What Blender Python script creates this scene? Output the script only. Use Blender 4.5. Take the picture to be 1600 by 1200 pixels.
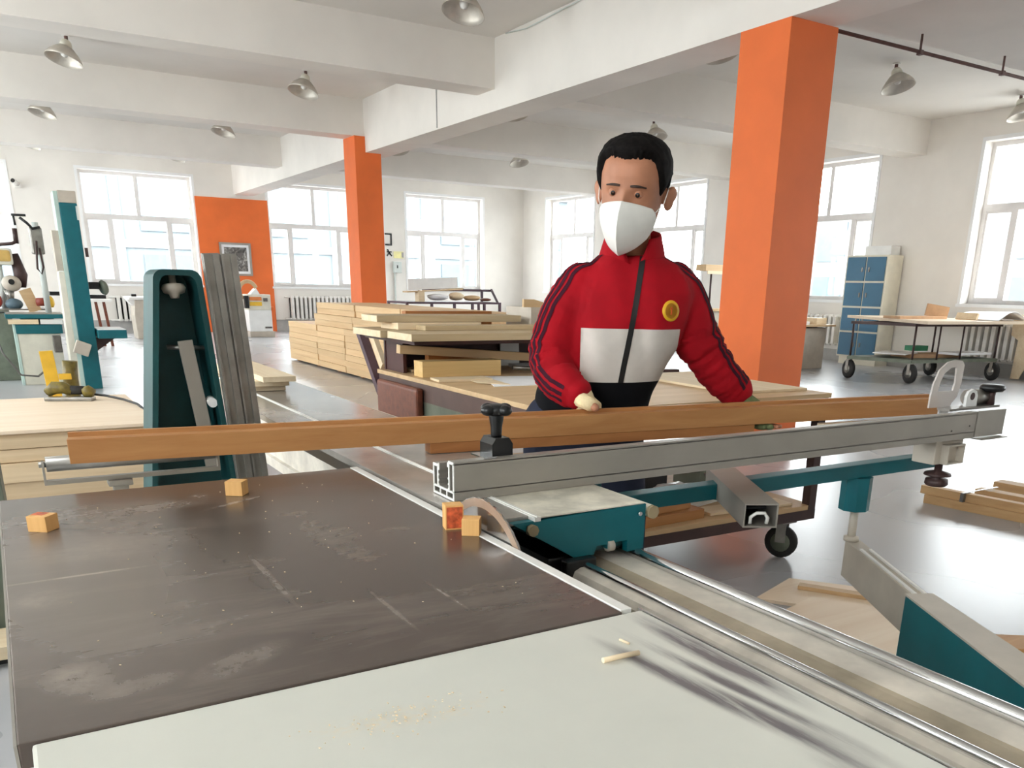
import bpy, bmesh, math, random
from mathutils import Vector, Matrix, noise
from mathutils.bvhtree import BVHTree

for o in list(bpy.data.objects):
    bpy.data.objects.remove(o)
SC = bpy.context.scene
COL = SC.collection
rnd = random.Random(7)
R = math.radians

# ------------------------------------------------------------------ camera
cd = bpy.data.cameras.new('camera')
cam = bpy.data.objects.new('camera', cd)
COL.objects.link(cam)
SC.camera = cam
YAW, PIT, ROL = R(32.467), R(18.301), R(1.169)
fw = Vector((math.sin(YAW) * math.cos(PIT), math.cos(YAW) * math.cos(PIT), -math.sin(PIT)))
rt = Vector((math.cos(YAW), -math.sin(YAW), 0))
up = rt.cross(fw)
cr = rt * math.cos(ROL) + up * math.sin(ROL)
cu = -rt * math.sin(ROL) + up * math.cos(ROL)
m3 = Matrix((cr, cu, -fw)).transposed()
cam.matrix_world = Matrix.Translation((0, 0, 1.30)) @ m3.to_4x4()
cd.sensor_width = 36.0
cd.sensor_fit = 'HORIZONTAL'
cd.lens = 1335.8 / 1600 * 36
cd.shift_x = (800 - 861.0) / 1600
cd.shift_y = (889.1 - 600) / 1600
cd.clip_start = 0.05
cd.clip_end = 300

# ------------------------------------------------------------------ world and exposure
W = bpy.data.worlds.new('overcast_sky')
SC.world = W
W.use_nodes = True
bg = W.node_tree.nodes['Background']
bg.inputs[0].default_value = (0.93, 0.97, 1.0, 1)
bg.inputs[1].default_value = 1.0
SC.view_settings.view_transform = 'Standard'
SC.view_settings.look = 'None'
SC.view_settings.gamma = 1.0
SC.view_settings.use_curve_mapping = False
SC.view_settings.exposure = 4.05
SC.cycles.max_bounces = 10
SC.cycles.diffuse_bounces = 6
SC.cycles.glossy_bounces = 4
SC.cycles.transparent_max_bounces = 12
SC.cycles.caustics_reflective = False
SC.cycles.caustics_refractive = False
SC.cycles.sample_clamp_indirect = 4.0


# ------------------------------------------------------------------ materials
def lin(c):
    return tuple(((v / 255) / 12.92 if v / 255 <= 0.04045 else (((v / 255) + 0.055) / 1.055) ** 2.4) for v in c)


def c4(c):
    return (*lin(c), 1)


def newmat(name):
    m = bpy.data.materials.new(name)
    m.use_nodes = True
    nt = m.node_tree
    b = nt.nodes['Principled BSDF']
    return m, nt, b


def link(nt, a, b):
    nt.links.new(a, b)


def coords(nt, scale, src='Object', rot=(0, 0, 0)):
    tc = nt.nodes.new('ShaderNodeTexCoord')
    mp = nt.nodes.new('ShaderNodeMapping')
    mp.inputs['Scale'].default_value = scale
    mp.inputs['Rotation'].default_value = rot
    link(nt, tc.outputs[src], mp.inputs['Vector'])
    return mp.outputs['Vector']


def noisetex(nt, vec, scale=1.0, detail=4, rough=0.55, dist=0.0):
    n = nt.nodes.new('ShaderNodeTexNoise')
    n.inputs['Scale'].default_value = scale
    n.inputs['Detail'].default_value = detail
    n.inputs['Roughness'].default_value = rough
    n.inputs['Distortion'].default_value = dist
    link(nt, vec, n.inputs['Vector'])
    return n.outputs['Fac']


def ramp(nt, fac, stops):
    r = nt.nodes.new('ShaderNodeValToRGB')
    el = r.color_ramp.elements
    while len(el) < len(stops):
        el.new(0.5)
    for e, (p, c) in zip(el, stops):
        e.position = p
        e.color = c
    link(nt, fac, r.inputs['Fac'])
    return r.outputs['Color']


def mixc(nt, fac, a, b):
    mx = nt.nodes.new('ShaderNodeMix')
    mx.data_type = 'RGBA'
    if isinstance(fac, (int, float)):
        mx.inputs[0].default_value = fac
    else:
        link(nt, fac, mx.inputs[0])
    for i, v in ((6, a), (7, b)):
        if isinstance(v, tuple):
            mx.inputs[i].default_value = v
        else:
            link(nt, v, mx.inputs[i])
    return mx.outputs[2]


def mth(nt, op, a, b=None, clamp=False):
    n = nt.nodes.new('ShaderNodeMath')
    n.operation = op
    n.use_clamp = clamp
    for i, v in ((0, a), (1, b)):
        if v is None:
            continue
        if isinstance(v, (int, float)):
            n.inputs[i].default_value = v
        else:
            link(nt, v, n.inputs[i])
    return n.outputs[0]


def bump(nt, b, h, strength=0.2, dist=0.01):
    n = nt.nodes.new('ShaderNodeBump')
    n.inputs['Strength'].default_value = strength
    n.inputs['Distance'].default_value = dist
    link(nt, h, n.inputs['Height'])
    link(nt, n.outputs['Normal'], b.inputs['Normal'])


def plain(name, c, rough=0.5, metal=0.0, var=0.06, scale=6.0, spec=0.5, bmp=0.0):
    m, nt, b = newmat(name)
    f = noisetex(nt, coords(nt, (scale,) * 3), 1.0, 4)
    lo = tuple(max(0, v * (1 - var)) for v in c)
    hi = tuple(min(255, v * (1 + var)) for v in c)
    link(nt, ramp(nt, f, [(0.3, c4(lo)), (0.7, c4(hi))]), b.inputs['Base Color'])
    b.inputs['Roughness'].default_value = rough
    b.inputs['Metallic'].default_value = metal
    b.inputs['Specular IOR Level'].default_value = spec
    if bmp:
        bump(nt, b, noisetex(nt, coords(nt, (scale * 20,) * 3), 1.0, 3), bmp, 0.004)
    return m


def wood(name, c, dark, axis='x', rough=0.5, s=1.0, contrast=0.5, spec=0.3):
    m, nt, b = newmat(name)
    sc = {'x': (0.9, 22, 22), 'y': (22, 0.9, 22), 'z': (22, 22, 0.9)}[axis]
    sc = tuple(v * s for v in sc)
    v = coords(nt, sc)
    oi = nt.nodes.new('ShaderNodeObjectInfo')
    add = nt.nodes.new('ShaderNodeVectorMath')
    add.operation = 'ADD'
    link(nt, v, add.inputs[0])
    mul = nt.nodes.new('ShaderNodeVectorMath')
    mul.operation = 'SCALE'
    cb = nt.nodes.new('ShaderNodeCombineXYZ')
    for i in range(3):
        link(nt, oi.outputs['Random'], cb.inputs[i])
    link(nt, cb.outputs[0], mul.inputs[0])
    mul.inputs['Scale'].default_value = 40
    link(nt, mul.outputs[0], add.inputs[1])
    f = noisetex(nt, add.outputs[0], 1.0, 5, 0.6, 0.6)
    grain = ramp(nt, f, [(0.5 - contrast * .4, c4(dark)), (0.5 + contrast * .4, c4(c))])
    hs = nt.nodes.new('ShaderNodeHueSaturation')
    val = mth(nt, 'MULTIPLY_ADD', oi.outputs['Random'], 0.16)
    val.node.inputs[2].default_value = 0.92
    link(nt, val, hs.inputs['Value'])
    link(nt, grain, hs.inputs['Color'])
    link(nt, hs.outputs[0], b.inputs['Base Color'])
    b.inputs['Roughness'].default_value = rough
    b.inputs['Specular IOR Level'].default_value = spec
    bump(nt, b, f, 0.08, 0.002)
    return m


def spots(nt, items, base=None):
    """soft elliptical wear marks, world positions on the table: (x, y, rx, ry, angle, strength)"""
    tc = nt.nodes.new('ShaderNodeTexCoord')
    tot = base
    for (x, y, rx, ry, a, st) in items:
        mp = nt.nodes.new('ShaderNodeMapping')
        mp.vector_type = 'TEXTURE'
        mp.inputs['Location'].default_value = (x - 0.33, y - 0.9, 0)   # relative to the saw's origin
        mp.inputs['Rotation'].default_value = (0, 0, a)
        mp.inputs['Scale'].default_value = (rx, ry, 100)
        link(nt, tc.outputs['Object'], mp.inputs['Vector'])
        ln = nt.nodes.new('ShaderNodeVectorMath')
        ln.operation = 'LENGTH'
        link(nt, mp.outputs[0], ln.inputs[0])
        mr = nt.nodes.new('ShaderNodeMapRange')
        mr.interpolation_type = 'SMOOTHSTEP'
        mr.inputs['From Min'].default_value = 1.0
        mr.inputs['From Max'].default_value = 0.2
        mr.inputs['To Max'].default_value = st
        link(nt, ln.outputs['Value'], mr.inputs['Value'])
        tot = mr.outputs[0] if tot is None else mth(nt, 'ADD', tot, mr.outputs[0])
    return tot


M = {}
M['wall'] = plain('white_plaster', (232, 227, 220), 0.85, var=0.035, scale=0.7)
M['ceil'] = plain('white_ceiling_paint', (226, 222, 216), 0.9, var=0.03, scale=0.5)
M['reveal'] = plain('window_reveal_white', (238, 238, 238), 0.8, var=0.01)
M['orange'] = plain('orange_wall_paint', (230, 111, 47), 0.6, var=0.03, scale=2.0)
M['skirt'] = plain('grey_skirting_paint', (168, 166, 163), 0.6, var=0.04)
M['frame'] = plain('window_frame_white', (226, 222, 220), 0.45, var=0.02)
M['teal'] = plain('teal_machine_enamel', (2, 98, 108), 0.42, var=0.05, scale=8)
M['teal_dark'] = plain('dark_teal_casting', (10, 68, 70), 0.5, var=0.12, scale=9)
M['teal_pale'] = plain('pale_green_enamel', (186, 208, 200), 0.45, var=0.04)
M['cream'] = plain('cream_machine_enamel', (222, 218, 203), 0.45, var=0.04)
M['creamdust'] = plain('dusty_cream_plate', (214, 208, 192), 0.6, var=0.13, scale=14)
M['beige'] = plain('beige_metal', (190, 180, 166), 0.5, var=0.05)
M['steel'] = plain('worn_steel', (150, 146, 140), 0.34, 0.75, var=0.1, scale=12)
M['steel_dk'] = plain('dark_ground_steel', (112, 108, 104), 0.3, 0.6, var=0.12, scale=10)
M['slide'] = plain('polished_slide_table', (176, 170, 163), 0.2, 0.35, var=0.08, scale=7)
M['tan_cap'] = plain('tan_plastic_cap', (150, 134, 104), 0.5, var=0.1)
M['railtan'] = plain('shaded_rail_channel', (172, 160, 140), 0.6, 0.1, var=0.12, scale=9)  # darker tan puts the shading of the rail's inner face into colour
M['chrome'] = plain('polished_rod_steel', (215, 215, 215), 0.12, 1.0, var=0.02)
M['alu'] = plain('anodised_aluminium', (160, 154, 145), 0.42, 0.45, var=0.04, scale=5)
M['alu_lt'] = plain('cut_aluminium', (235, 233, 228), 0.4, 0.1, var=0.03)
M['railcream'] = plain('dusty_rail_cream', (224, 216, 204), 0.5, 0.1, var=0.1, scale=9)
M['black'] = plain('black_plastic', (22, 22, 23), 0.35, var=0.15)
M['rubber'] = plain('black_rubber', (36, 34, 33), 0.7, var=0.2)
M['darkmetal'] = plain('dark_brown_steel', (66, 46, 44), 0.5, 0.2, var=0.15)
M['greensteel'] = plain('grey_green_steel', (112, 118, 104), 0.5, 0.3, var=0.12)
M['purplesteel'] = plain('purple_brown_steel', (84, 62, 72), 0.5, 0.2, var=0.12)
M['tablebrown'] = plain('brown_table_paint', (92, 70, 64), 0.5, var=0.1)
M['leather'] = plain('brown_leather', (116, 64, 46), 0.38, var=0.12, scale=30, bmp=0.15)
M['maroon'] = plain('dark_maroon_board', (62, 28, 26), 0.5, var=0.2)
M['white'] = plain('white_board', (236, 234, 230), 0.5, var=0.02)
M['paper'] = plain('white_paper', (240, 240, 242), 0.8, var=0.02)
M['plastic_lt'] = plain('white_plastic', (238, 238, 236), 0.35, var=0.02)
M['blue'] = plain('blue_locker_enamel', (48, 104, 136), 0.4, var=0.05, scale=3)
M['lockcream'] = plain('cream_locker_enamel', (228, 222, 204), 0.45, var=0.03)
M['radiator'] = plain('radiator_white', (222, 218, 212), 0.45, var=0.04)
M['lampshade'] = plain('lamp_aluminium', (198, 191, 180), 0.42, 0.5, var=0.08)
M['lampin'] = plain('lamp_inner_white', (225, 222, 216), 0.4, 0.0, var=0.03)
M['pipe'] = plain('rusty_brown_pipe', (96, 70, 66), 0.6, var=0.15)
M['red'] = plain('red_enamel', (196, 36, 40), 0.4, var=0.1)
M['yellow'] = plain('yellow_enamel', (238, 190, 60), 0.5, var=0.08)
M['olive'] = plain('olive_plastic', (112, 98, 40), 0.45, var=0.2, scale=25)
M['greenp'] = plain('green_plastic', (50, 134, 96), 0.4, var=0.1)
M['cable'] = plain('black_cable', (28, 26, 26), 0.5, var=0.1)
M['cardboard'] = plain('brown_cardboard', (196, 158, 122), 0.8, var=0.06)
M['pipewhite'] = plain('white_conduit', (206, 212, 208), 0.5, var=0.03)
M['bag'] = plain('white_plastic_film', (238, 238, 240), 0.25, var=0.03)

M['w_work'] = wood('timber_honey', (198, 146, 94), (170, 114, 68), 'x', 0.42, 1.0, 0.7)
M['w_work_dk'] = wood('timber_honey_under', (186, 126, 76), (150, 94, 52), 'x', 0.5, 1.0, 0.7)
M['w_pale'] = wood('pale_sawn_pine', (240, 222, 192), (222, 196, 158), 'x', 0.6, 1.0, 0.7)
M['w_pale_y'] = wood('pale_sawn_pine_lengthwise', (240, 224, 196), (222, 198, 162), 'y', 0.6, 1.0, 0.7)
M['w_gold'] = wood('light_golden_timber', (228, 196, 138), (206, 170, 112), 'x', 0.55, 1.0, 0.7)
M['w_pile'] = wood('golden_batten_timber', (243, 212, 166), (222, 182, 134), 'y', 0.55, 0.9, 0.8)
M['w_grey'] = wood('weathered_plank', (206, 186, 152), (170, 148, 116), 'x', 0.6, 1.0, 0.8)
M['w_stack'] = wood('stacked_pine_board', (236, 214, 180), (208, 180, 142), 'x', 0.6, 0.8, 0.8)
M['w_ply'] = wood('birch_plywood', (246, 228, 204), (234, 210, 182), 'x', 0.5, 0.5, 0.6)
M['w_top'] = wood('used_worktop_plywood', (222, 192, 150), (186, 152, 112), 'x', 0.5, 0.6, 0.9)
M['w_block'] = wood('orange_pine_offcut', (238, 190, 124), (216, 158, 92), 'z', 0.5, 2.0, 0.7)
M['w_floor'] = wood('tan_floor_timber', (214, 168, 116), (186, 136, 88), 'x', 0.55, 1.0, 0.7)
M['w_floor_y'] = wood('tan_floor_timber_lengthwise', (214, 178, 132), (186, 146, 100), 'y', 0.55, 1.0, 0.7)


def mat_floor():
    m, nt, b = newmat('glossy_grey_floor_paint')
    v = coords(nt, (0.35, 0.35, 0.35))
    f = noisetex(nt, v, 1.0, 5, 0.6)
    link(nt, ramp(nt, f, [(0.3, c4((168, 168, 171))), (0.7, c4((178, 178, 181)))]), b.inputs['Base Color'])
    f2 = noisetex(nt, coords(nt, (0.8, 0.8, 0.8)), 1.0, 1, 0.4)
    link(nt, ramp(nt, f2, [(0.0, (0.22, 0.22, 0.22, 1)), (1.0, (0.34, 0.34, 0.34, 1))]), b.inputs['Roughness'])
    b.inputs['Specular IOR Level'].default_value = 0.6
    return m


def mat_tabletop():
    m, nt, b = newmat('dark_brown_phenolic_top')
    f = noisetex(nt, coords(nt, (3, 3, 3)), 1.0, 6, 0.65)
    base = ramp(nt, f, [(0.25, c4((74, 62, 56))), (0.75, c4((86, 75, 68)))])
    # dust film in soft patches, streaky across the feed direction
    st = noisetex(nt, coords(nt, (2.2, 9.0, 1), rot=(0, 0, 0.12)), 1.0, 5, 0.7, 0.3)
    dust = mth(nt, 'MULTIPLY', mth(nt, 'SUBTRACT', st, 0.5, True), 0.7)
    film = spots(nt, [(0.05, 1.42, 0.30, 0.75, 0.05, 0.26), (0.5, 1.6, 0.2, 0.5, 0.1, 0.06)])
    sp = spots(nt, [(0.02, 1.02, 0.045, 0.06, 0.3, 1.1), (0.07, 0.97, 0.07, 0.03, 0.2, 0.5), (0.19, 0.98, 0.09, 0.035, 0.5, 0.6),
                    (0.0, 1.33, 0.06, 0.07, 0, 0.45), (0.06, 1.415, 0.17, 0.006, 0.02, 1.2), (0.3, 1.27, 0.008, 0.17, 0.0, 0.6),
                    (0.41, 1.06, 0.006, 0.12, 0.0, 0.55), (0.5, 1.07, 0.005, 0.1, 0.03, 0.4), (0.22, 1.80, 0.13, 0.05, 0.25, 0.5),
                    (0.36, 1.77, 0.10, 0.012, 0.5, 0.6), (0.31, 1.86, 0.03, 0.03, 0, 0.6), (0.1, 1.55, 0.2, 0.10, 0.1, 0.35),
                    (0.45, 1.45, 0.06, 0.3, 0.05, 0.2)])
    brk = noisetex(nt, coords(nt, (26, 26, 26)), 1.0, 6, 0.75)
    brk = mth(nt, 'MULTIPLY', mth(nt, 'SUBTRACT', brk, 0.32, True), 2.2)
    fac = mth(nt, 'ADD', mth(nt, 'ADD', dust, film), mth(nt, 'MULTIPLY', sp, brk), True)
    fac = mth(nt, 'MULTIPLY', fac, 0.8, True)
    link(nt, mixc(nt, fac, base, c4((186, 172, 158))), b.inputs['Base Color'])
    r = mth(nt, 'MULTIPLY_ADD', fac, 0.3)
    r.node.inputs[2].default_value = 0.22
    link(nt, r, b.inputs['Roughness'])
    b.inputs['Specular IOR Level'].default_value = 0.6
    return m


def mat_exttop():
    m, nt, b = newmat('worn_grey_painted_top')
    f = noisetex(nt, coords(nt, (2.5, 2.5, 2.5)), 1.0, 5, 0.6)
    base = ramp(nt, f, [(0.3, c4((202, 202, 193))), (0.7, c4((216, 215, 205)))])
    # rubbed-bare dark streaks beside the sliding rail
    sp = spots(nt, [(0.622, 0.62, 0.024, 0.25, 0.13, 1.8), (0.655, 0.66, 0.015, 0.22, 0.08, 1.5), (0.693, 0.72, 0.028, 0.20, 0.0, 1.8),
                    (0.665, 0.5, 0.02, 0.12, 0.05, 0.6), (0.63, 0.42, 0.03, 0.1, 0.2, 0.5)])
    brk = noisetex(nt, coords(nt, (30, 3.0, 1)), 1.0, 5, 0.7)
    brk = mth(nt, 'MULTIPLY', mth(nt, 'SUBTRACT', brk, 0.3, True), 2.6, True)
    fac = mth(nt, 'MULTIPLY', sp, brk, True)
    fac = mth(nt, 'MULTIPLY', fac, 1.0, True)
    col = mixc(nt, fac, base, c4((112, 106, 108)))
    du = spots(nt, [(0.28, 0.76, 0.10, 0.03, -0.1, 1.0), (0.36, 0.74, 0.05, 0.02, 0.2, 0.8)])
    b2 = noisetex(nt, coords(nt, (60, 60, 60)), 1.0, 4, 0.8)
    b2 = mth(nt, 'MULTIPLY', mth(nt, 'SUBTRACT', b2, 0.45, True), 3.0, True)
    col = mixc(nt, mth(nt, 'MULTIPLY', du, b2, True), col, c4((222, 206, 178)))
    link(nt, col, b.inputs['Base Color'])
    b.inputs['Roughness'].default_value = 0.36
    b.inputs['Specular IOR Level'].default_value = 0.4
    return m


def mat_glass():
    m = bpy.data.materials.new('window_glass')
    m.use_nodes = True
    nt = m.node_tree
    nt.nodes.clear()
    out = nt.nodes.new('ShaderNodeOutputMaterial')
    tr = nt.nodes.new('ShaderNodeBsdfTransparent')
    gl = nt.nodes.new('ShaderNodeBsdfGlossy')
    gl.inputs['Roughness'].default_value = 0.02
    tr.inputs[0].default_value = (0.97, 0.985, 0.98, 1)
    mx = nt.nodes.new('ShaderNodeMixShader')
    mx.inputs[0].default_value = 0.06
    link(nt, tr.outputs[0], mx.inputs[1])
    link(nt, gl.outputs[0], mx.inputs[2])
    link(nt, mx.outputs[0], out.inputs[0])
    return m


def mat_acrylic():
    m, nt, b = newmat('hazy_acrylic_guard')
    b.inputs['Base Color'].default_value = c4((222, 214, 208))
    b.inputs['Roughness'].default_value = 0.3
    b.inputs['Alpha'].default_value = 0.62
    return m


def mat_photo():
    m, nt, b = newmat('monochrome_print')
    f = noisetex(nt, coords(nt, (7, 7, 7)), 1.0, 6, 0.6, 1.5)
    link(nt, ramp(nt, f, [(0.3, c4((44, 42, 40))), (0.5, c4((110, 106, 102))), (0.72, c4((206, 202, 196)))]), b.inputs['Base Color'])
    b.inputs['Roughness'].default_value = 0.25
    return m


M['floor'] = mat_floor()
M['tabletop'] = mat_tabletop()
M['exttop'] = mat_exttop()
M['glass'] = mat_glass()
M['acrylic'] = mat_acrylic()
M['photo'] = mat_photo()

# ------------------------------------------------------------------ mesh helpers
ORG = {}


class MB:
    def __init__(self):
        self.v = []
        self.f = []
        self.sm = []

    def add(self, vs, fs, smooth=False):
        n = len(self.v)
        self.v += [tuple(p) for p in vs]
        self.f += [tuple(i + n for i in f) for f in fs]
        self.sm += [smooth] * len(fs)
        return self

    def box(self, x0, x1, y0, y1, z0, z1):
        x0, x1 = min(x0, x1), max(x0, x1)
        y0, y1 = min(y0, y1), max(y0, y1)
        z0, z1 = min(z0, z1), max(z0, z1)
        v = [(x0, y0, z0), (x1, y0, z0), (x1, y1, z0), (x0, y1, z0), (x0, y0, z1), (x1, y0, z1), (x1, y1, z1), (x0, y1, z1)]
        return self.add(v, [(0, 3, 2, 1), (4, 5, 6, 7), (0, 1, 5, 4), (1, 2, 6, 5), (2, 3, 7, 6), (3, 0, 4, 7)])

    def obox(self, c, size, mat):
        """box of size about c with 3x3 rotation mat"""
        v = []
        for sz in (-.5, .5):
            for sx, sy in ((-.5, -.5), (.5, -.5), (.5, .5), (-.5, .5)):
                v.append(Vector(c) + mat @ Vector((sx * size[0], sy * size[1], sz * size[2])))
        return self.add(v, [(0, 3, 2, 1), (4, 5, 6, 7), (0, 1, 5, 4), (1, 2, 6, 5), (2, 3, 7, 6), (3, 0, 4, 7)])

    def beam(self, p0, p1, w, h, upv=(0, 0, 1)):
        p0, p1 = Vector(p0), Vector(p1)
        d = (p1 - p0)
        L = d.length
        d.normalize()
        u = Vector(upv)
        s = d.cross(u).normalized()
        u = s.cross(d).normalized()
        mat = Matrix((d, -s, u)).transposed()
        return self.obox((p0 + p1) / 2, (L, w, h), mat)

    def tube(self, pts, rad, n=12, cap=True, smooth=True):
        pts = [Vector(p) for p in pts]
        rads = rad if isinstance(rad, (list, tuple)) else [rad] * len(pts)
        vs, fs = [], []
        prev = None
        for i, p in enumerate(pts):
            a = pts[max(0, i - 1)]
            b = pts[min(len(pts) - 1, i + 1)]
            t = (b - a)
            if t.length < 1e-9:
                t = Vector((0, 0, 1))
            t.normalize()
            if prev is None:
                x = Vector((0, 0, 1)) if abs(t.z) < 0.9 else Vector((1, 0, 0))
                x = (x - t * x.dot(t)).normalized()
            else:
                x = prev - t * prev.dot(t)
                x.normalize()
            prev = x
            y = t.cross(x)
            for k in range(n):
                an = 2 * math.pi * k / n
                vs.append(p + (x * math.cos(an) + y * math.sin(an)) * rads[i])
        for i in range(len(pts) - 1):
            for k in range(n):
                k2 = (k + 1) % n
                fs.append((i * n + k, i * n + k2, (i + 1) * n + k2, (i + 1) * n + k))
        self.add(vs, fs, smooth)
        if cap:
            m = len(self.v) - len(vs)
            self.f.append(tuple(m + k for k in reversed(range(n))))
            self.f.append(tuple(m + (len(pts) - 1) * n + k for k in range(n)))
            self.sm += [False, False]
        return self

    def cyl(self, p0, p1, r, n=16, r1=None):
        return self.tube([p0, p1], [r, r if r1 is None else r1], n)

    def prism(self, poly, e0, e1, fn):
        """poly: 2-D outline; fn(u, v, e) -> 3-D point; extruded e0..e1"""
        n = len(poly)
        vs = [fn(u, v, e0) for u, v in poly] + [fn(u, v, e1) for u, v in poly]
        fs = [tuple(reversed(range(n))), tuple(range(n, 2 * n))]
        for k in range(n):
            k2 = (k + 1) % n
            fs.append((k, k2, n + k2, n + k))
        return self.add(vs, fs)

    def lathe(self, prof, c, n=20, axis=(0, 0, 1), smooth=True):
        """prof: (radius, height) list"""
        ax = Vector(axis).normalized()
        x = Vector((1, 0, 0)) if abs(ax.x) < 0.9 else Vector((0, 1, 0))
        x = (x - ax * x.dot(ax)).normalized()
        y = ax.cross(x)
        c = Vector(c)
        vs, fs = [], []
        for r, h in prof:
            for k in range(n):
                a = 2 * math.pi * k / n
                vs.append(c + ax * h + (x * math.cos(a) + y * math.sin(a)) * r)
        for i in range(len(prof) - 1):
            for k in range(n):
                k2 = (k + 1) % n
                fs.append((i * n + k, i * n + k2, (i + 1) * n + k2, (i + 1) * n + k))
        self.add(vs, fs, smooth)
        m = len(self.v) - len(vs)
        if prof[0][0] > 1e-4:
            self.f.append(tuple(m + k for k in reversed(range(n))))
            self.sm.append(False)
        if prof[-1][0] > 1e-4:
            self.f.append(tuple(m + (len(prof) - 1) * n + k for k in range(n)))
            self.sm.append(False)
        return self

    def ell(self, c, r, n=16, m=10, mat=None):
        vs, fs = [], []
        for i in range(m + 1):
            th = math.pi * i / m
            for k in range(n):
                a = 2 * math.pi * k / n
                p = Vector((r[0] * math.sin(th) * math.cos(a), r[1] * math.sin(th) * math.sin(a), r[2] * math.cos(th)))
                if mat is not None:
                    p = mat @ p
                vs.append(Vector(c) + p)
        for i in range(m):
            for k in range(n):
                k2 = (k + 1) % n
                fs.append((i * n + k, (i + 1) * n + k, (i + 1) * n + k2, i * n + k2))
        return self.add(vs, fs, True)

    def build(self, name, mat, parent=None, bevel=0.0, seg=2, merge=False):
        org = ORG.get(parent, Vector((0, 0, 0))) if parent else Vector((0, 0, 0))
        me = bpy.data.meshes.new(name)
        me.from_pydata([tuple(Vector(p) - org) for p in self.v], [], self.f)
        me.polygons.foreach_set('use_smooth', self.sm)
        me.materials.append(mat if not isinstance(mat, str) else M[mat])
        bm = bmesh.new()
        bm.from_mesh(me)
        if merge:
            bmesh.ops.remove_doubles(bm, verts=bm.verts, dist=1e-5)
        bmesh.ops.recalc_face_normals(bm, faces=bm.faces)
        if bevel:
            ed = [e for e in bm.edges if len(e.link_faces) == 2 and e.calc_face_angle(0) > 0.6]
            bmesh.ops.bevel(bm, geom=ed, offset=bevel, segments=seg, affect='EDGES', profile=0.6, clamp_overlap=True)
        bm.to_mesh(me)
        bm.free()
        o = bpy.data.objects.new(name, me)
        COL.objects.link(o)
        if parent:
            o.parent = parent
        ORG[o] = org
        return o


def tag(o, label, cat=None, group=None, kind=None):
    o['label'] = label
    if cat:
        o['category'] = cat
    if group:
        o['group'] = group
    if kind:
        o['kind'] = kind
    return o


def thing(name, label, cat, loc, group=None, kind=None):
    o = bpy.data.objects.new(name, None)
    o.empty_display_size = 0.1
    COL.objects.link(o)
    o.location = loc
    ORG[o] = Vector(loc)
    return tag(o, label, cat, group, kind)


def structure(o, label=None):
    o['kind'] = 'structure'
    if label:
        o['label'] = label
    return o


def single(mb, name, mat, loc, label, cat, group=None, bevel=0.0):
    """a thing that is one mesh, with its origin at its base"""
    e = bpy.data.objects.new('tmp', None)
    ORG[e] = Vector(loc)
    o = mb.build(name, mat, None, bevel)
    for v in o.data.vertices:
        v.co -= Vector(loc)
    o.location = loc
    ORG[o] = Vector(loc)
    bpy.data.objects.remove(e)
    return tag(o, label, cat, group)


def recopy(root, delta, label, group=None):
    c = root.copy()
    COL.objects.link(c)
    c.location = root.location + Vector(delta)
    ORG[c] = Vector(c.location)
    c['label'] = label
    if group:
        c['group'] = group
    for ch in root.children:
        d = ch.copy()
        COL.objects.link(d)
        d.parent = c
        for g in ch.children:
            e = g.copy()
            COL.objects.link(e)
            e.parent = d
    return c


def rotz(a):
    return Matrix.Rotation(a, 3, 'Z')

# ------------------------------------------------------------------ room shell
FARY, RX, LX, BY, CZ = 24.2, 14.15, -3.4, -4.6, 4.13
SILL, WTOP, TRANS = 1.15, 3.68, 2.68
TH = 0.42
structure(MB().box(LX - TH, RX + TH, BY - TH, FARY + TH, -0.2, 0).build('floor', 'floor'), 'glossy grey painted workshop floor')
structure(MB().box(LX - TH, RX + TH, BY - TH, FARY + TH, CZ, CZ + 0.25).build('ceiling', 'ceil'), 'white painted concrete ceiling slab')

WALLS = {
    'far': lambda a, d, z: (a, FARY + d, z),
    'right': lambda a, d, z: (RX + d, a, z),
    'left': lambda a, d, z: (LX - d, a, z),
    'back': lambda a, d, z: (a, BY - d, z),
}


def mbox(mb, fn, a0, a1, d0, d1, z0, z1):
    p, q = fn(a0, d0, z0), fn(a1, d1, z1)
    return mb.box(p[0], q[0], p[1], q[1], p[2], q[2])


OPEN = {
    'far': [(-1.72, 0.73), (2.18, 4.66), (6.49, 8.97), (10.33, 12.75)],
    'right': [(-2.4, 0.05), (2.25, 4.70), (6.85, 9.30), (11.36, 13.80), (16.0, 18.45), (20.45, 22.90)],  # first two are out of view, added for daylight
    'left': [(-2.4, 0.05), (2.25, 4.70), (6.85, 9.30), (11.36, 13.80), (16.0, 18.45), (20.45, 22.90)],  # unseen; openings assumed for daylight from the left
    'back': [],
}
SPAN = {'far': (LX - TH, RX + TH), 'right': (BY, FARY), 'left': (BY, FARY), 'back': (LX - TH, RX + TH)}
for side, fn in WALLS.items():
    mb = MB()
    a0, a1 = SPAN[side]
    ops = OPEN[side]
    cur = a0
    for (o0, o1) in ops:
        mbox(mb, fn, cur, o0, 0, TH, 0, CZ)
        mbox(mb, fn, o0, o1, 0, TH, 0, SILL)
        mbox(mb, fn, o0, o1, 0, TH, WTOP, CZ)
        cur = o1
    mbox(mb, fn, cur, a1, 0, TH, 0, CZ)
    structure(mb.build('wall_' + side, 'wall'))

WN = 0


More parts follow.
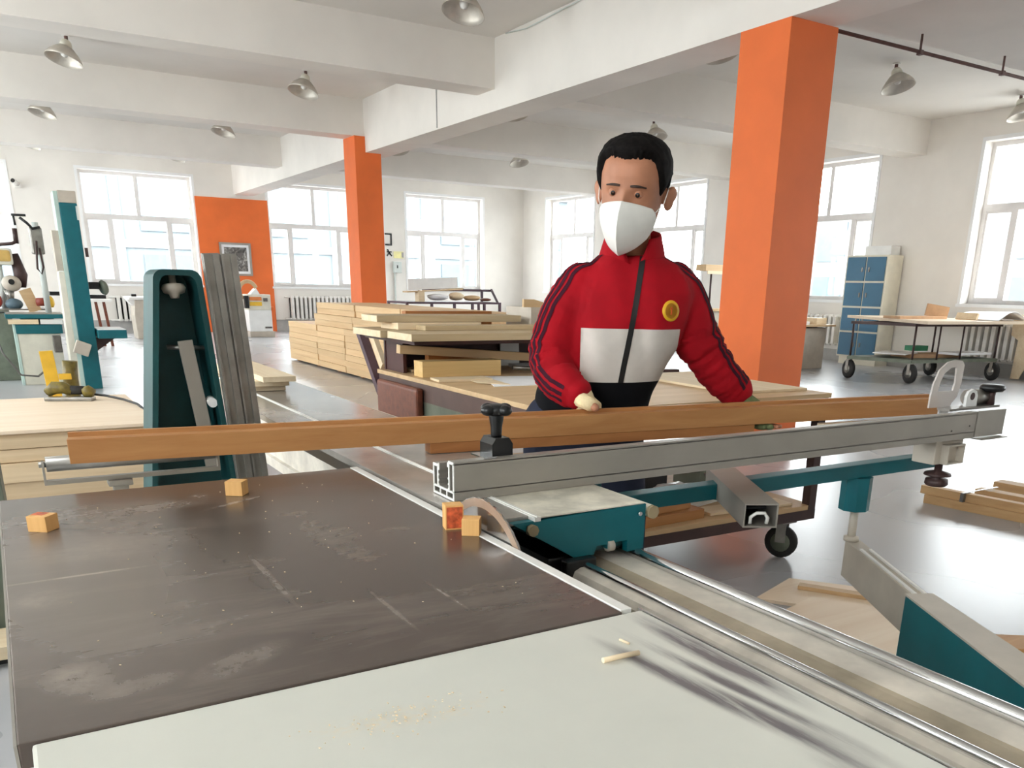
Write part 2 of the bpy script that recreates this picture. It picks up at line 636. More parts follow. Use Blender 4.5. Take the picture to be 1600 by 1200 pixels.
def window(side, o0, o1):
    global WN
    WN += 1
    fn = WALLS[side]
    D0, D1 = 0.20, 0.27
    e = bpy.data.objects.new('window_%d' % WN, None)
    COL.objects.link(e)
    loc = fn((o0 + o1) / 2, 0.2, SILL)
    e.location = loc
    ORG[e] = Vector(loc)
    structure(e, 'white framed window in the %s wall' % side)
    f = 0.07
    mb = MB()
    mbox(mb, fn, o0, o0 + f, D0, D1, SILL, WTOP)
    mbox(mb, fn, o1 - f, o1, D0, D1, SILL, WTOP)
    mbox(mb, fn, o0 + f, o1 - f, D0, D1, SILL, SILL + f)
    mbox(mb, fn, o0 + f, o1 - f, D0, D1, WTOP - f, WTOP)
    mb.build('frame', 'frame', e)
    mb = MB()
    mbox(mb, fn, o0 + f, o1 - f, D0 - 0.01, D1, TRANS - .055, TRANS + .055)
    mb.build('transom', 'frame', e)
    mid = (o0 + o1) / 2
    w = o1 - o0
    mul = [(mid, TRANS + .055, WTOP - f), (o0 + w * .24, SILL + f, TRANS - .055), (o0 + w * .76, SILL + f, TRANS - .055)]
    for (a, z0, z1) in mul:
        mb = MB()
        mbox(mb, fn, a - .045, a + .045, D0 - 0.005, D1, z0, z1)
        mb.build('mullion', 'frame', e)
    # opening casements with their own inner sash
    for (s0, s1) in ((o0 + f, o0 + w * .24 - .045), (o0 + w * .76 + .045, o1 - f)):
        mb = MB()
        g = 0.035
        z0, z1 = SILL + f, TRANS - .055
        mbox(mb, fn, s0, s0 + g, D0 + .01, D1 - .01, z0, z1)
        mbox(mb, fn, s1 - g, s1, D0 + .01, D1 - .01, z0, z1)
        mbox(mb, fn, s0 + g, s1 - g, D0 + .01, D1 - .01, z0, z0 + g)
        mbox(mb, fn, s0 + g, s1 - g, D0 + .01, D1 - .01, z1 - g, z1)
        mb.build('sash', 'frame', e)
    cells = [(o0 + f, mid - .045, TRANS + .055, WTOP - f), (mid + .045, o1 - f, TRANS + .055, WTOP - f),
             (o0 + f + .035, o0 + w * .24 - .08, SILL + f + .035, TRANS - .09), (o0 + w * .24 + .045, o0 + w * .76 - .045, SILL + f, TRANS - .055),
             (o0 + w * .76 + .08, o1 - f - .035, SILL + f + .035, TRANS - .09)]
    for (a, b, z0, z1) in cells:
        mb = MB()
        mbox(mb, fn, a, b, D0 + .03, D0 + .036, z0, z1)
        mb.build('pane', 'glass', e)
    mb = MB()
    mbox(mb, fn, o0 - .05, o1 + .05, -0.06, D0, SILL - .05, SILL)
    mb.build('sill', 'reveal', e)
    # slim raised surround on the inside of the opening
    mb = MB()
    mbox(mb, fn, o0 - .06, o0, -0.012, 0.0, SILL, WTOP + .06)
    mbox(mb, fn, o1, o1 + .06, -0.012, 0.0, SILL, WTOP + .06)
    mbox(mb, fn, o0, o1, -0.012, 0.0, WTOP, WTOP + .06)
    mb.build('surround', 'reveal', e)
    # daylight portal in the opening (guides sampling of the sky, gives no light of its own)
    ld = bpy.data.lights.new('daylight_portal', 'AREA')
    ld.shape = 'RECTANGLE'
    ld.size, ld.size_y = o1 - o0, WTOP - SILL
    ld.cycles.is_portal = True
    lo = bpy.data.objects.new('daylight_portal', ld)
    COL.objects.link(lo)
    c = Vector(fn((o0 + o1) / 2, TH - .01, (SILL + WTOP) / 2))
    inward = Vector(fn(0, -1, 0)) - Vector(fn(0, 0, 0))
    lo.matrix_world = Matrix.Translation(c) @ inward.to_track_quat('-Z', 'Z').to_matrix().to_4x4()


for side in ('far', 'right', 'left'):
    for (o0, o1) in OPEN[side]:
        window(side, o0, o1)

# beams, columns, painted pier
structure(MB().box(5.65, 6.13, BY, FARY, 3.34, CZ).build('trim_1', 'wall'), 'deep white beam running over the orange columns')
for i, y in enumerate((1.2, 5.82, 10.62, 15.12, 19.95)):
    zb = 3.58 if y != 5.82 else 3.56
    structure(MB().box(LX, 5.65, y - .23, y + .23, zb, CZ).build('trim_%d' % (2 + 2 * i), 'wall'), 'white cross beam left of the main beam')
    structure(MB().box(6.13, RX, y - (.23 if y != 5.82 else 1.5), y + .23, zb, CZ).build('trim_%d' % (3 + 2 * i), 'wall'), 'white cross beam right of the main beam')
c = structure(MB().box(5.65, 6.19, 5.54, 6.10, 0, 3.34).build('column', 'orange'), 'large orange square column behind the worker')
c = structure(MB().box(5.47, 5.92, 14.86, 15.40, 0, 3.34).build('column.001', 'orange'), 'smaller looking orange square column beyond the timber pile')
structure(MB().box(5.47, 5.65, 14.86, 15.40, 3.34, 3.58).build('column_cap', 'orange'), 'orange top of the far column beside the beam')
structure(MB().box(4.70, 6.47, FARY - .03, FARY, 0, 3.25).build('trim_12', 'orange'), 'orange painted wall pier between two windows')
structure(MB().box(LX, RX, FARY - .02, FARY, 0, .30).build('baseboard_far', 'skirt'))
structure(MB().box(RX - .02, RX, BY, FARY - .02, 0, .22).build('baseboard_right', 'skirt'))
structure(MB().box(LX, LX + .02, BY, FARY - .02, 0, .22).build('baseboard_left', 'skirt'))
# joints in the beam plaster
structure(MB().box(5.64, 5.652, 12.05, 12.07, 3.36, 4.10).build('trim_13', 'skirt'), 'thin joint line in the beam plaster')
t = thing('ceiling_cable', 'thin white cable sagging along the ceiling edge of the main beam', 'cable', (5.6, 9, 4.1))
MB().tube([(5.64, 10.1, 4.12), (5.63, 9.6, 4.07), (5.63, 9.2, 4.08), (5.63, 8.7, 4.10), (5.62, 8.2, 4.11), (5.63, 7.2, 4.12)], .008, 6).build('cable', 'pipewhite', t)

# exterior: pale neighbouring blocks seen through the glass
M['bldg'] = plain('blue_grey_facade', (100, 108, 112), 0.8, var=0.03)
M['bldg_w'] = plain('light_facade_band', (124, 126, 128), 0.8, var=0.02)
M['bldg_win'] = plain('facade_window', (88, 98, 104), 0.25, var=0.05)
M['yard'] = plain('grey_yard', (150, 150, 150), 0.9)
structure(MB().box(-60, 90, FARY + TH + .02, 120, -0.5, -.12).build('floor_yard_far', 'yard'), 'grey yard beyond the far windows')
structure(MB().box(RX + TH + .02, 90, -60, FARY + TH, -0.5, -.12).build('floor_yard_right', 'yard'), 'grey yard beyond the right windows')
t = thing('building', 'pale blue industrial building seen through the far windows', 'building', (6, 40, -.12))
MB().box(-14, 26, 40, 44, -.12, 5.4).build('wall', 'bldg', t)
MB().box(-14.2, 26.2, 39.8, 44.2, 5.4, 5.75).build('roof_band', 'bldg_w', t)
for i in range(9):
    x = -13 + i * 4.4
    MB().box(x, x + .35, 39.9, 40, -.12, 5.4).build('pilaster', 'bldg_w', t)
    for z in (0.7, 3.1):
        MB().box(x + 1.0, x + 3.4, 39.93, 40, z, z + 1.5).build('window', 'bldg_win', t)
MB().box(-14, 26, 39.92, 40, 2.45, 2.75).build('string_course', 'bldg_w', t)
t = thing('building', 'white house front seen through the right hand windows', 'building', (30, 14, -.12))
MB().box(30, 34, 2, 34, -.12, 4.6).build('wall', 'bldg_w', t)
for i in range(7):
    y = 3.2 + i * 4.4
    for z in (0.4, 2.5):
        MB().box(29.93, 30, y, y + 1.5, z, z + 1.5).build('window', 'bldg_win', t)


# ------------------------------------------------------------------ lamps
def lamp_mesh(t, x, y, tilt, az):
    ax = Vector((math.sin(tilt) * math.cos(az), math.sin(tilt) * math.sin(az), -math.cos(tilt)))
    MB().cyl((x, y, CZ), (x, y, CZ - .015), .05, 14).build('ceiling_rose', 'lampin', t)
    MB().cyl((x, y, CZ - .015), (x, y, CZ - .06), .022, 8).build('stem', 'pipe', t)
    top = Vector((x, y, CZ - .06))
    MB().lathe([(.035, 0), (.058, .02), (.068, .05), (.078, .085)], top, 16, ax).build('neck', 'cream', t)
    MB().lathe([(.078, .085), (.10, .098), (.155, .15), (.198, .205), (.217, .245), (.211, .245), (.192, .208), (.148, .156), (.09, .108), (.0, .104)], top, 24, ax).build('shade', 'lampshade', t)
    MB().lathe([(.0, .11), (.035, .12), (.05, .15), (.035, .19), (0, .205)], top, 12, ax).build('bulb', 'lampin', t)


LAMPS = [(1.30, 13.45, 'leftmost hanging lamp, nearest the upper left corner'), (4.28, 13.45, 'hanging lamp left of the main beam, second from the left'),
         (4.45, 8.75, 'lamp cut by the top edge of the picture beside the main beam'), (10.43, 8.30, 'hanging lamp right of the big orange column'),
         (13.42, 8.38, 'lamp at the right edge above the large window'), (10.50, 13.40, 'lamp whose tip shows behind the worker\'s head'),
         (1.28, 17.9, 'lamp peeping under the far left beam, nearest the left edge'), (4.15, 17.9, 'lamp peeping under the beam left of the far column'),
         (7.50, 17.95, 'lamp just right of the far orange column'), (10.30, 17.9, 'lamp under the beam left of the worker\'s head'),
         (7.45, 13.1, 'lamp high between the main beam and the worker\'s head'), (7.48, 8.45, 'lamp half hidden by the big orange column'),
         (1.25, 22.2, 'farthest lamp above the camera on the far wall'), (4.05, 22.2, 'farthest lamp above the left window'),
         (7.15, 22.2, 'farthest lamp above the window beside the far column'), (7.3, 16.4, 'pale lamp above the one by the far column')]
for i, (x, y, lab) in enumerate(LAMPS):
    t = thing('ceiling_lamp', 'aluminium cone ' + lab, 'lamp', (x, y, CZ), 'workshop ceiling lamps')
    lamp_mesh(t, x, y, R(17), R(205 if x < 7 else -85))

# hung pipe on the right
t = thing('ceiling_pipe', 'rusty brown pipe hung under the ceiling right of the big column', 'pipe', (8.5, 5.8, 3.41))
MB().cyl((6.30, 5.82, 3.42), (12.5, 5.82, 3.40), .016, 10).build('pipe', 'pipe', t)
for x in (7.62, 8.93, 10.3):
    MB().cyl((x, 5.82, 3.40), (x, 5.82, 3.56), .011, 8).build('hanger', 'pipe', t)
    MB().box(x - .022, x + .022, 5.798, 5.842, 3.39, 3.43).build('clip', 'pipe', t)


# ------------------------------------------------------------------ radiators
def radiator(side, a0, a1, z0, z1, lab):
    fn = WALLS[side]
    loc = fn((a0 + a1) / 2, -.12, z0)
    t = thing('radiator', lab, 'radiator', loc, 'cast iron radiators')
    n = int((a1 - a0) / .115)
    st = (a1 - a0) / n
    first = None
    for i in range(n):
        a = a0 + st * (i + .5)
        if first is None:
            mb = MB()
            mbox(mb, fn, a - .034, a + .034, -.19, -.05, z0 + .03, z1 - .03)
            mbox(mb, fn, a - .045, a + .045, -.15, -.08, z0 + .0, z0 + .06)
            mbox(mb, fn, a - .045, a + .045, -.15, -.08, z1 - .06, z1)
            first = mb.build('section', 'radiator', t, .006, 1)
            fa = a
        else:
            c = first.copy()
            COL.objects.link(c)
            c.location = Vector(fn(a - fa, 0, 0)) - Vector(fn(0, 0, 0))
    mb = MB()
    mbox(mb, fn, a0, a1, -.045, -.035, z0 + .02, z1 - .02)
    mb.build('dark_backing', 'rubber', t)  # dark sheet added so the gaps between sections read black
    mb = MB()
    p, q = fn(a0 - .15, -.12, z1 - .03), fn(a1 + .1, -.12, z1 - .03)
    mb.cyl(p, q, .018, 8)
    p, q = fn(a0 - .15, -.12, z0 + .03), fn(a1 + .1, -.12, z0 + .03)
    mb.cyl(p, q, .018, 8)
    mb.build('pipe', 'radiator', t)


radiator('far', 2.62, 4.25, .28, .88, 'radiator under the far left window beside the orange pier')
radiator('far', 6.85, 8.60, .30, .92, 'radiator behind the timber pile, right of the orange pier')
radiator('right', 11.75, 13.5, .30, .88, 'radiator behind the blue locker under the right wall window')
radiator('right', 7.0, 9.05, .26, .86, 'radiator at the right edge behind the sheet trolley')

# wall camera, picture, switch box, notices
t = thing('wall_camera', 'small security camera high between the far left windows', 'camera', (.92, FARY, 3.25))
MB().box(.88, 1.0, FARY - .10, FARY, 3.17, 3.25).build('bracket', 'lampin', t)
MB().cyl((.86, FARY - .22, 3.30), (.94, FARY - .06, 3.24), .055, 12).build('camera_body', 'lampin', t)
MB().cyl((.855, FARY - .23, 3.303), (.86, FARY - .22, 3.30), .045, 12).build('lens', 'black', t)
t = thing('framed_picture', 'black and white framed picture on the orange pier', 'picture', (5.56, FARY - .06, 1.8))
mb = MB()
x0, x1, z0, z1, w = 5.17, 5.95, 1.40, 2.20, .05
mb.box(x0, x0 + w, FARY - .07, FARY - .03, z0, z1).box(x1 - w, x1, FARY - .07, FARY - .03, z0, z1)
mb.box(x0 + w, x1 - w, FARY - .07, FARY - .03, z0, z0 + w).box(x0 + w, x1 - w, FARY - .07, FARY - .03, z1 - w, z1)
mb.build('frame', 'alu', t)
MB().box(x0 + w, x1 - w, FARY - .05, FARY - .03, z0 + w, z1 - w).build('mount', 'paper', t)
MB().box(x0 + .11, x1 - .11, FARY - .055, FARY - .05, z0 + .11, z1 - .11).build('print', 'photo', t)
t = thing('switch_box', 'grey electric switch box with conduit right of the far column', 'switch box', (10.0, FARY, 1.75))
MB().box(9.86, 10.10, FARY - .10, FARY, 1.58, 1.88).build('case', 'pipewhite', t, .01)
MB().box(9.95, 9.98, FARY - .115, FARY - .10, 1.70, 1.78).build('switch', 'black', t)
MB().cyl((9.90, FARY - .04, 1.58), (9.90, FARY - .04, .1), .03, 8).build('conduit', 'pipewhite', t)
mb = MB().box(9.70, 9.86, FARY - .02, FARY - .001, 2.32, 2.62)
t = thing('wall_sign', 'dark outlined wall sign beside the far orange column', 'sign', (9.78, FARY, 2.47))
mb = MB()
mb.box(9.66, 9.86, FARY - .02, FARY - .002, 2.30, 2.34).box(9.66, 9.86, FARY - .02, FARY - .002, 2.58, 2.62).box(9.82, 9.86, FARY - .02, FARY - .002, 2.34, 2.58)
mb.build('outline', 'black', t)
mb = MB()
mb.beam((9.72, FARY - .01, 2.20), (9.80, FARY - .01, 2.05), .02, .03).beam((9.70, FARY - .01, 2.13), (9.84, FARY - .01, 2.13), .02, .03)
mb.beam((9.77, FARY - .01, 2.12), (9.70, FARY - .01, 2.02), .02, .03).beam((9.77, FARY - .01, 2.12), (9.84, FARY - .01, 2.02), .02, .03)
mb.build('character', 'black', t)
t = thing('wall_notice', 'small yellow notice on the far wall near the switch box', 'notice', (10.1, FARY, 2.1))
MB().box(9.90, 10.2, FARY - .01, FARY - .001, 1.97, 2.15).build('card', plain('pale_yellow_card', (240, 232, 170), .8), t)
MB().box(10.14, 10.2, FARY - .012, FARY - .01, 1.99, 2.13).build('mark', 'skirt', t)

# ------------------------------------------------------------------ sliding table saw (fixed frame)
T = 0.87
saw = thing('table_saw', 'large sliding table saw with dark brown top in the foreground', 'table saw', (0.33, 0.9, 0))
MB().box(-.042, .684, .887, 2.0, .842, T).build('main_top', 'tabletop', saw, .002)
# phenolic top edge, lighter than its face
MB().box(-.045, -.042, .887, 2.0, .842, T - .001).build('edge_strip', 'alu', saw)
MB().box(-.03, .714, -.55, .884, .835, T - .001).build('extension_top', 'exttop', saw, .004)
MB().box(.714, .717, -.55, .89, .80, T).build('edge_trim', 'chrome', saw)
MB().box(.685, .7035, .892, 2.0, .84, T + .001).build('throat_strip', 'alu_lt', saw, .001)
MB().box(.03, .66, -.1, 1.95, .06, .835).build('cabinet', 'cream', saw, .01)
MB().box(.05, .64, -.05, 1.9, 0, .06).build('plinth', 'rubber', saw)
rail = MB()
fy = lambda u, v, e: (u, e, v)
rail.prism([(.90, .56), (1.118, .56), (1.118, .750), (1.028, .750), (.972, .738), (.972, .752), (.958, .758), (.938, .758), (.924, .752), (.918, .738), (.918, .60), (.90, .60)], -1.2, 4.4, fy)
rail.build('rail_beam', 'railcream', saw)
MB().prism([(.966, .735), (1.0265, .735), (1.0265, .7512), (1.018, .7490), (.968, .7425)], -1.2, 4.4, fy).build('rail_channel', 'railtan', saw)
MB().cyl((1.100, -1.2, .757), (1.100, 4.4, .757), .0125, 14).build('guide_rod', 'chrome', saw)
MB().cyl((.952, -1.2, .760), (.952, 4.4, .760), .0085, 14).build('guide_rod', 'chrome', saw)
MB().box(.66, .90, -.1, 1.95, .48, .60).build('rail_mount', 'black', saw)  # its black stands in for the shade in the gap beside the rail
# blade
bl = MB()
n = 96
prof = []
vs0, vs1 = [], []
for k in range(n):
    a = 2 * math.pi * k / n
    r = .176 if k % 2 == 0 else .1735
    vs0.append((.7065, 1.345 + r * math.cos(a), .755 + r * math.sin(a)))
    vs1.append((.7095, 1.345 + r * math.cos(a), .755 + r * math.sin(a)))
bl.add(vs0 + vs1, [tuple(range(n)), tuple(range(2 * n - 1, n - 1, -1))] + [(k, (k + 1) % n, n + (k + 1) % n, n + k) for k in range(n)])
M['blade'] = plain('saw_blade_steel', (188, 184, 180), 0.16, 0.9, var=0.05)
blade = bl.build('blade', 'blade', saw)
rim = MB()
m = 72
ring = []
for k in range(m):
    a = 2 * math.pi * k / m
    for x, r in ((.7058, .158), (.7058, .1735), (.7102, .1735), (.7102, .158)):
        ring.append((x, 1.345 + r * math.cos(a), .755 + r * math.sin(a)))
fs = []
for k in range(m):
    for j in range(4):
        fs.append((k * 4 + j, k * 4 + (j + 1) % 4, ((k + 1) % m) * 4 + (j + 1) % 4, ((k + 1) % m) * 4 + j))
rim.add(ring, fs)
M['rim'] = plain('resin_stained_blade_rim', (176, 150, 130), 0.4, 0.4, var=0.08)
r_ = rim.build('rim', 'rim', blade)
MB().cyl((.700, 1.345, .755), (.716, 1.345, .755), .05, 24).build('flange', 'steel', blade)
# roller rest behind the main top
MB().cyl((.055, 2.288, .883), (.43, 2.288, .883), .018, 18).build('roller', 'steel', saw)
MB().cyl((.040, 2.288, .883), (.445, 2.288, .883), .007, 10).build('roller_axle', 'steel', saw)
MB().box(.046, .051, 2.278, 2.298, .842, .890).box(.434, .439, 2.278, 2.298, .842, .890).beam((.046, 2.288, .840), (.439, 2.288, .840), .018, .010).build('roller_bracket', 'alu', saw)
MB().box(.188, .222, 2.273, 2.303, .60, .835).box(.178, .232, 2.268, 2.308, .820, .835).box(.188, .222, 1.95, 2.303, .57, .60).build('roller_post', 'alu', saw, .003)
# swinging support arm
MB().beam((2.250, 1.722, .48), (1.72, .855, .48), .05, .12).build('support_arm', 'beige', saw, .003)
for off in (-.014, .014):
    d = Vector((-.53, -.867, 0)).normalized()
    s = Vector((d.y, -d.x, 0)) * off
    p0 = Vector((2.19, 1.625, .5425)) + s
    p1 = Vector((1.95, 1.232, .5425)) + s
    MB().beam(p0, p1, .009, .005).build('arm_track', 'alu_lt', saw)
d = Vector((1.22 - 1.94, -.10 - 1.26, 0)).normalized()
s = Vector((d.y, -d.x, 0))
a0, a1 = Vector((1.945, 1.262, 0)), Vector((1.16, -.22, 0))


def gusset(w0, w1, zt0, zb0, zt1, zb1):
    P = []
    for c, w in ((a0, w0), (a1, w1)):
        P.append((c - s * w / 2, c + s * w / 2))
    v = []
    for (l, r), zt, zb in ((P[0], zt0, zb0), (P[1], zt1, zb1)):
        for q, z in ((l, zb), (r, zb), (r, zt), (l, zt)):
            v.append((q.x, q.y, z))
    return v, [(0, 1, 2, 3), (7, 6, 5, 4), (0, 4, 5, 1), (1, 5, 6, 2), (2, 6, 7, 3), (3, 7, 4, 0)]


MB().add(*gusset(.074, .15, .552, .345, .552, .28)).build('arm_gusset', 'teal', saw, .004)
v, f = gusset(.076, .152, .556, .551, .556, .551)
MB().add(v, f).build('gusset_top', 'beige', saw)
for t_ in (.02, .022):
    p = a0 + d * .045 - s * .036
    MB().cyl((p.x, p.y, .50 if t_ == .02 else .40), (p.x - s.x * .006, p.y - s.y * .006, .50 if t_ == .02 else .40), .008, 10).build('bolt', 'chrome', saw)
MB().cyl((1.16, -.22, .2), (1.16, -.22, .70), .05, 16).build('arm_pivot', 'steel_dk', saw)
MB().box(1.0, 1.2, -.28, -.16, .56, .70).build('pivot_bracket', 'steel_dk', saw)

# ------------------------------------------------------------------ sliding carriage with the crosscut fence
car = thing('sliding_carriage', 'teal and cream sliding carriage of the saw carrying the long grey fence', 'saw carriage', (.98, 2.6, .78))
MB().box(.722, .838, 1.405, 4.5, .852, T - .001).build('slide_top', 'slide', car)
MB().box(.852, 1.112, 1.386, 1.70, .866, T - .0005).build('front_plate', 'creamdust', car, .001)
MB().box(.852, 1.112, 1.70, 4.5, .856, T - .001).build('slide_top', 'slide', car)
MB().box(.838, .852, 1.380, 4.5, .862, T + .0005).box(.843, .847, 1.380, 4.5, T + .0005, T + .002).build('slot_strip', 'alu_lt', car)
fp = MB()
fp.prism([(.790, .862), (1.116, .866), (1.114, .768), (1.072, .766), (1.070, .792), (1.036, .792), (1.034, .780), (1.018, .780), (1.016, .790), (.992, .790), (.985, .772), (.968, .774), (.955, .770), (.945, .768)], 1.384, 1.402, fy)
fp.build('front_panel', 'teal', car)
MB().prism([(.80, .850), (1.108, .850), (1.108, .782), (1.05, .775), (.98, .775), (.965, .765)], 1.402, 4.48, fy).build('carriage_body', 'teal_dark', car)
MB().cyl((1.020, 1.388, .785), (1.035, 1.388, .785), .012, 12).build('guide_roller', 'beige', car)
MB().cyl((1.0985, 1.3835, .847), (1.0985, 1.378, .847), .0045, 10).build('bolt', 'chrome', car)
MB().cyl((1.132, 1.385, .848), (1.132, 4.5, .848), .0135, 14).build('slot_tube', 'cream', car)
MB().cyl((1.132, 1.376, .847), (1.132, 1.385, .847), .0150, 8).build('tube_cap', 'tan_cap', car)
MB().box(.955, 1.07, 1.404, 1.5, .771, .792).build('shade_block', 'black', car)  # black box standing in for the shadow under the front panel
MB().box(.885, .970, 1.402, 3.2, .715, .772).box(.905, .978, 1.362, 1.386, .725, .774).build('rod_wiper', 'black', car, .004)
MB().cyl((.832, 1.372, .846), (.832, 1.386, .846), .012, 8).build('end_cap', 'tan_cap', car)

F0, F1, FN, FB, FZ0, FZ1 = .757, 2.572, 1.572, 1.672, .8705, .952


def profile(mb, x0, x1):
    w = .0045
    ZF = FZ1 - .016          # the far wall of the extrusion is a little lower
    for (y0, y1, zt_) in ((FN, FN + w, FZ1), (FN + .020, FN + .020 + w, FZ1), (FB - .020 - w, FB - .020, ZF), (FB - w, FB, ZF)):
        mb.box(x0, x1, y0, y1, FZ0 + .018, zt_ - .004)
    mb.box(x0, x1, FN, FN + .0245, FZ1 - .006, FZ1)
    mb.box(x0, x1, FB - .0245, FB, ZF - .006, ZF)
    mb.box(x0, x1, FN + .0245, FN + .030, FZ1 - .014, FZ1 - .004)
    mb.box(x0, x1, FB - .030, FB - .0245, ZF - .012, ZF + .003)
    for z in (.912, .900, .890):
        mb.box(x0, x1, FN + .0245, FN + .028, z, z + .004)
        mb.box(x0, x1, FB - .028, FB - .0245, z, z + .004)
    mb.box(x0, x1, FN, FB, FZ0, FZ0 + w)
    mb.box(x0, x1, FN, FB, FZ0 + .0155, FZ0 + .020)
    for y in (FN, FN + .032, FN + .064, FB - w):
        mb.box(x0, x1, y, y + w, FZ0 + w, FZ0 + .0155)
    return mb


fence = profile(MB(), F0 + .002, F1).build('fence', 'alu', car)
profile(MB(), F0, F0 + .002).build('cut_end', 'alu_lt', fence)
MB().box(F1 + .004, F1 + .155, FN - .002, FN + .004, FZ0 + .002, FZ1 + .001).box(F1 - .05, F1 + .15, FN + .004, FN + .02, FZ0 + .01, FZ1 - .01).build('fence_extension', 'alu', fence)
MB().box(F1 + .002, F1 + .140, FN - .030, FN + .01, FZ0 - .004, FZ0 - .001).build('extension_lip', 'alu', fence)
for (x, z) in ((F1 - .03, .91), (F1 - .12, .90)):
    MB().cyl((x, FN, z), (x, FN - .002, z), .003, 8).build('rivet', 'steel_dk', fence)
# clamp handle on the fence
cx_, cy_ = .885, 1.622
MB().box(cx_ - .025, cx_ + .025, cy_ - .028, cy_ + .028, .951, .970).prism([(-.025, .970), (.025, .970), (.025, .977), (.016, .990), (-.016, .990), (-.025, .977)], cy_ - .028, cy_ + .028, lambda u, v, e: (cx_ + u, e, v)).build('clamp_block', 'black', car)
MB().box(cx_ - .055, cx_ - .025, cy_ - .047, cy_ + .014, .9525, .956).build('clamp_plate', 'chrome', car)
kn = MB().lathe([(.011, .990), (.012, .994), (.0125, 1.01), (.016, 1.030), (.018, 1.042)], (cx_, cy_, 0), 16).build('clamp_knob', 'black', car)
mb = MB()
mb.lathe([(.0, 1.036), (.018, 1.035), (.026, 1.040), (.028, 1.048), (.024, 1.056), (.012, 1.059), (0, 1.059)], (cx_, cy_, 0), 20)
for k in range(4):
    a = k * math.pi / 2 + .3
    mb.ell((cx_ + .026 * math.cos(a), cy_ + .026 * math.sin(a), 1.0475), (.0155, .0155, .0115), 14, 8)
mb.build('star_grip', 'black', kn)
# flip stop at the far end of the fence
sx, sy = 2.565, 1.662
pl = []
outer = [(-.085, .955), (-.085, .99), (-.078, 1.03), (-.058, 1.072), (-.02, 1.096), (.02, 1.102), (.055, 1.098), (.068, 1.085), (.066, 1.03), (.055, .985), (.03, .965), (.02, .935), (-.02, .935), (-.035, .955)]
inner = [(-.052, 1.005), (-.046, 1.035), (-.03, 1.062), (.0, 1.078), (.03, 1.080), (.034, 1.03), (.028, 1.005)]
bm = bmesh.new()
ov = [bm.verts.new((sx + u, sy + .018, v)) for u, v in outer]
iv = [bm.verts.new((sx + u, sy + .018, v)) for u, v in inner]
oe = [bm.edges.new((ov[i], ov[(i + 1) % len(ov)])) for i in range(len(ov))]
ie = [bm.edges.new((iv[i], iv[(i + 1) % len(iv)])) for i in range(len(iv))]
bmesh.ops.triangle_fill(bm, use_beauty=True, edges=oe + ie)
ex = bmesh.ops.extrude_face_region(bm, geom=list(bm.faces))
for g in ex['geom']:
    if isinstance(g, bmesh.types.BMVert):
        g.co.y += .006
bm.verts.index_update()
mb = MB()
mb.add([v.co.copy() for v in bm.verts], [tuple(v.index for v in f.verts) for f in bm.faces])
bm.free()
mb.build('stop_guard', 'acrylic', car)
MB().prism([(-.030, .953), (.030, .953), (.030, .990), (.022, 1.006), (.0, 1.013), (-.022, 1.006), (-.030, .990)], 1.636, 1.646, lambda u, v, e: (2.635 + u, e, v)).build('stop_plate', 'plastic_lt', car, .002)
MB().cyl((2.635, 1.635, .990), (2.635, 1.646, .990), .012, 14).build('plate_hole', 'darkmetal', car)
MB().cyl((2.650, 1.662, .982), (2.74, 1.662, .982), .026, 18).build('stop_barrel', 'steel', car)
MB().box(2.50, 2.77, 1.62, 1.665, .951, .958).build('stop_base', 'steel', car)
kk = MB().lathe([(.014, .955), (.012, .985), (.014, 1.003)], (2.745, 1.64, 0), 14).build('stop_knob', 'darkmetal', car)
mb = MB().lathe([(0, 1.000), (.032, 1.001), (.039, 1.008), (.039, 1.016), (.032, 1.022), (0, 1.023)], (2.745, 1.64, 0), 20)
mb.build('knob_grip', 'black', kk)
# bracket and knob under the fence
MB().box(2.43, 2.57, 1.60, 1.68, .79, .868).build('under_bracket', 'beige', car, .004)
mb = MB()
mb.box(2.46, 2.545, 1.575, 1.60, .792, .797).box(2.46, 2.545, 1.575, 1.60, .848, .853).box(2.46, 2.465, 1.575, 1.60, .797, .848).box(2.54, 2.545, 1.575, 1.60, .797, .848)
mb.build('square_tube', 'beige', car)
MB().lathe([(.012, .79), (.012, .765), (.04, .757), (.042, .75), (.012, .742), (.034, .738), (.036, .722), (.030, .716), (0, .716)], (2.49, 1.62, 0), 18).build('under_knob', 'darkmetal', car)
# outrigger frame under the fence
MB().box(1.13, 2.60, 1.695, 1.745, .752, .795).build('outrigger_beam', 'teal', car, .004)
MB().box(1.13, 1.22, 1.69, 1.80, .795, .866).build('outrigger_bracket', 'teal', car, .004)
mb = MB().lathe([(.047, .645), (.047, .752)], (2.232, 1.722, 0), 8, smooth=False)
mb.build('outrigger_leg', 'teal', car)
MB().lathe([(.013, .535), (.013, .645)], (2.240, 1.722, 0), 12).lathe([(.024, .5405), (.024, .553), (.014, .556)], (2.240, 1.722, 0), 12).build('leg_pin', 'beige', car)
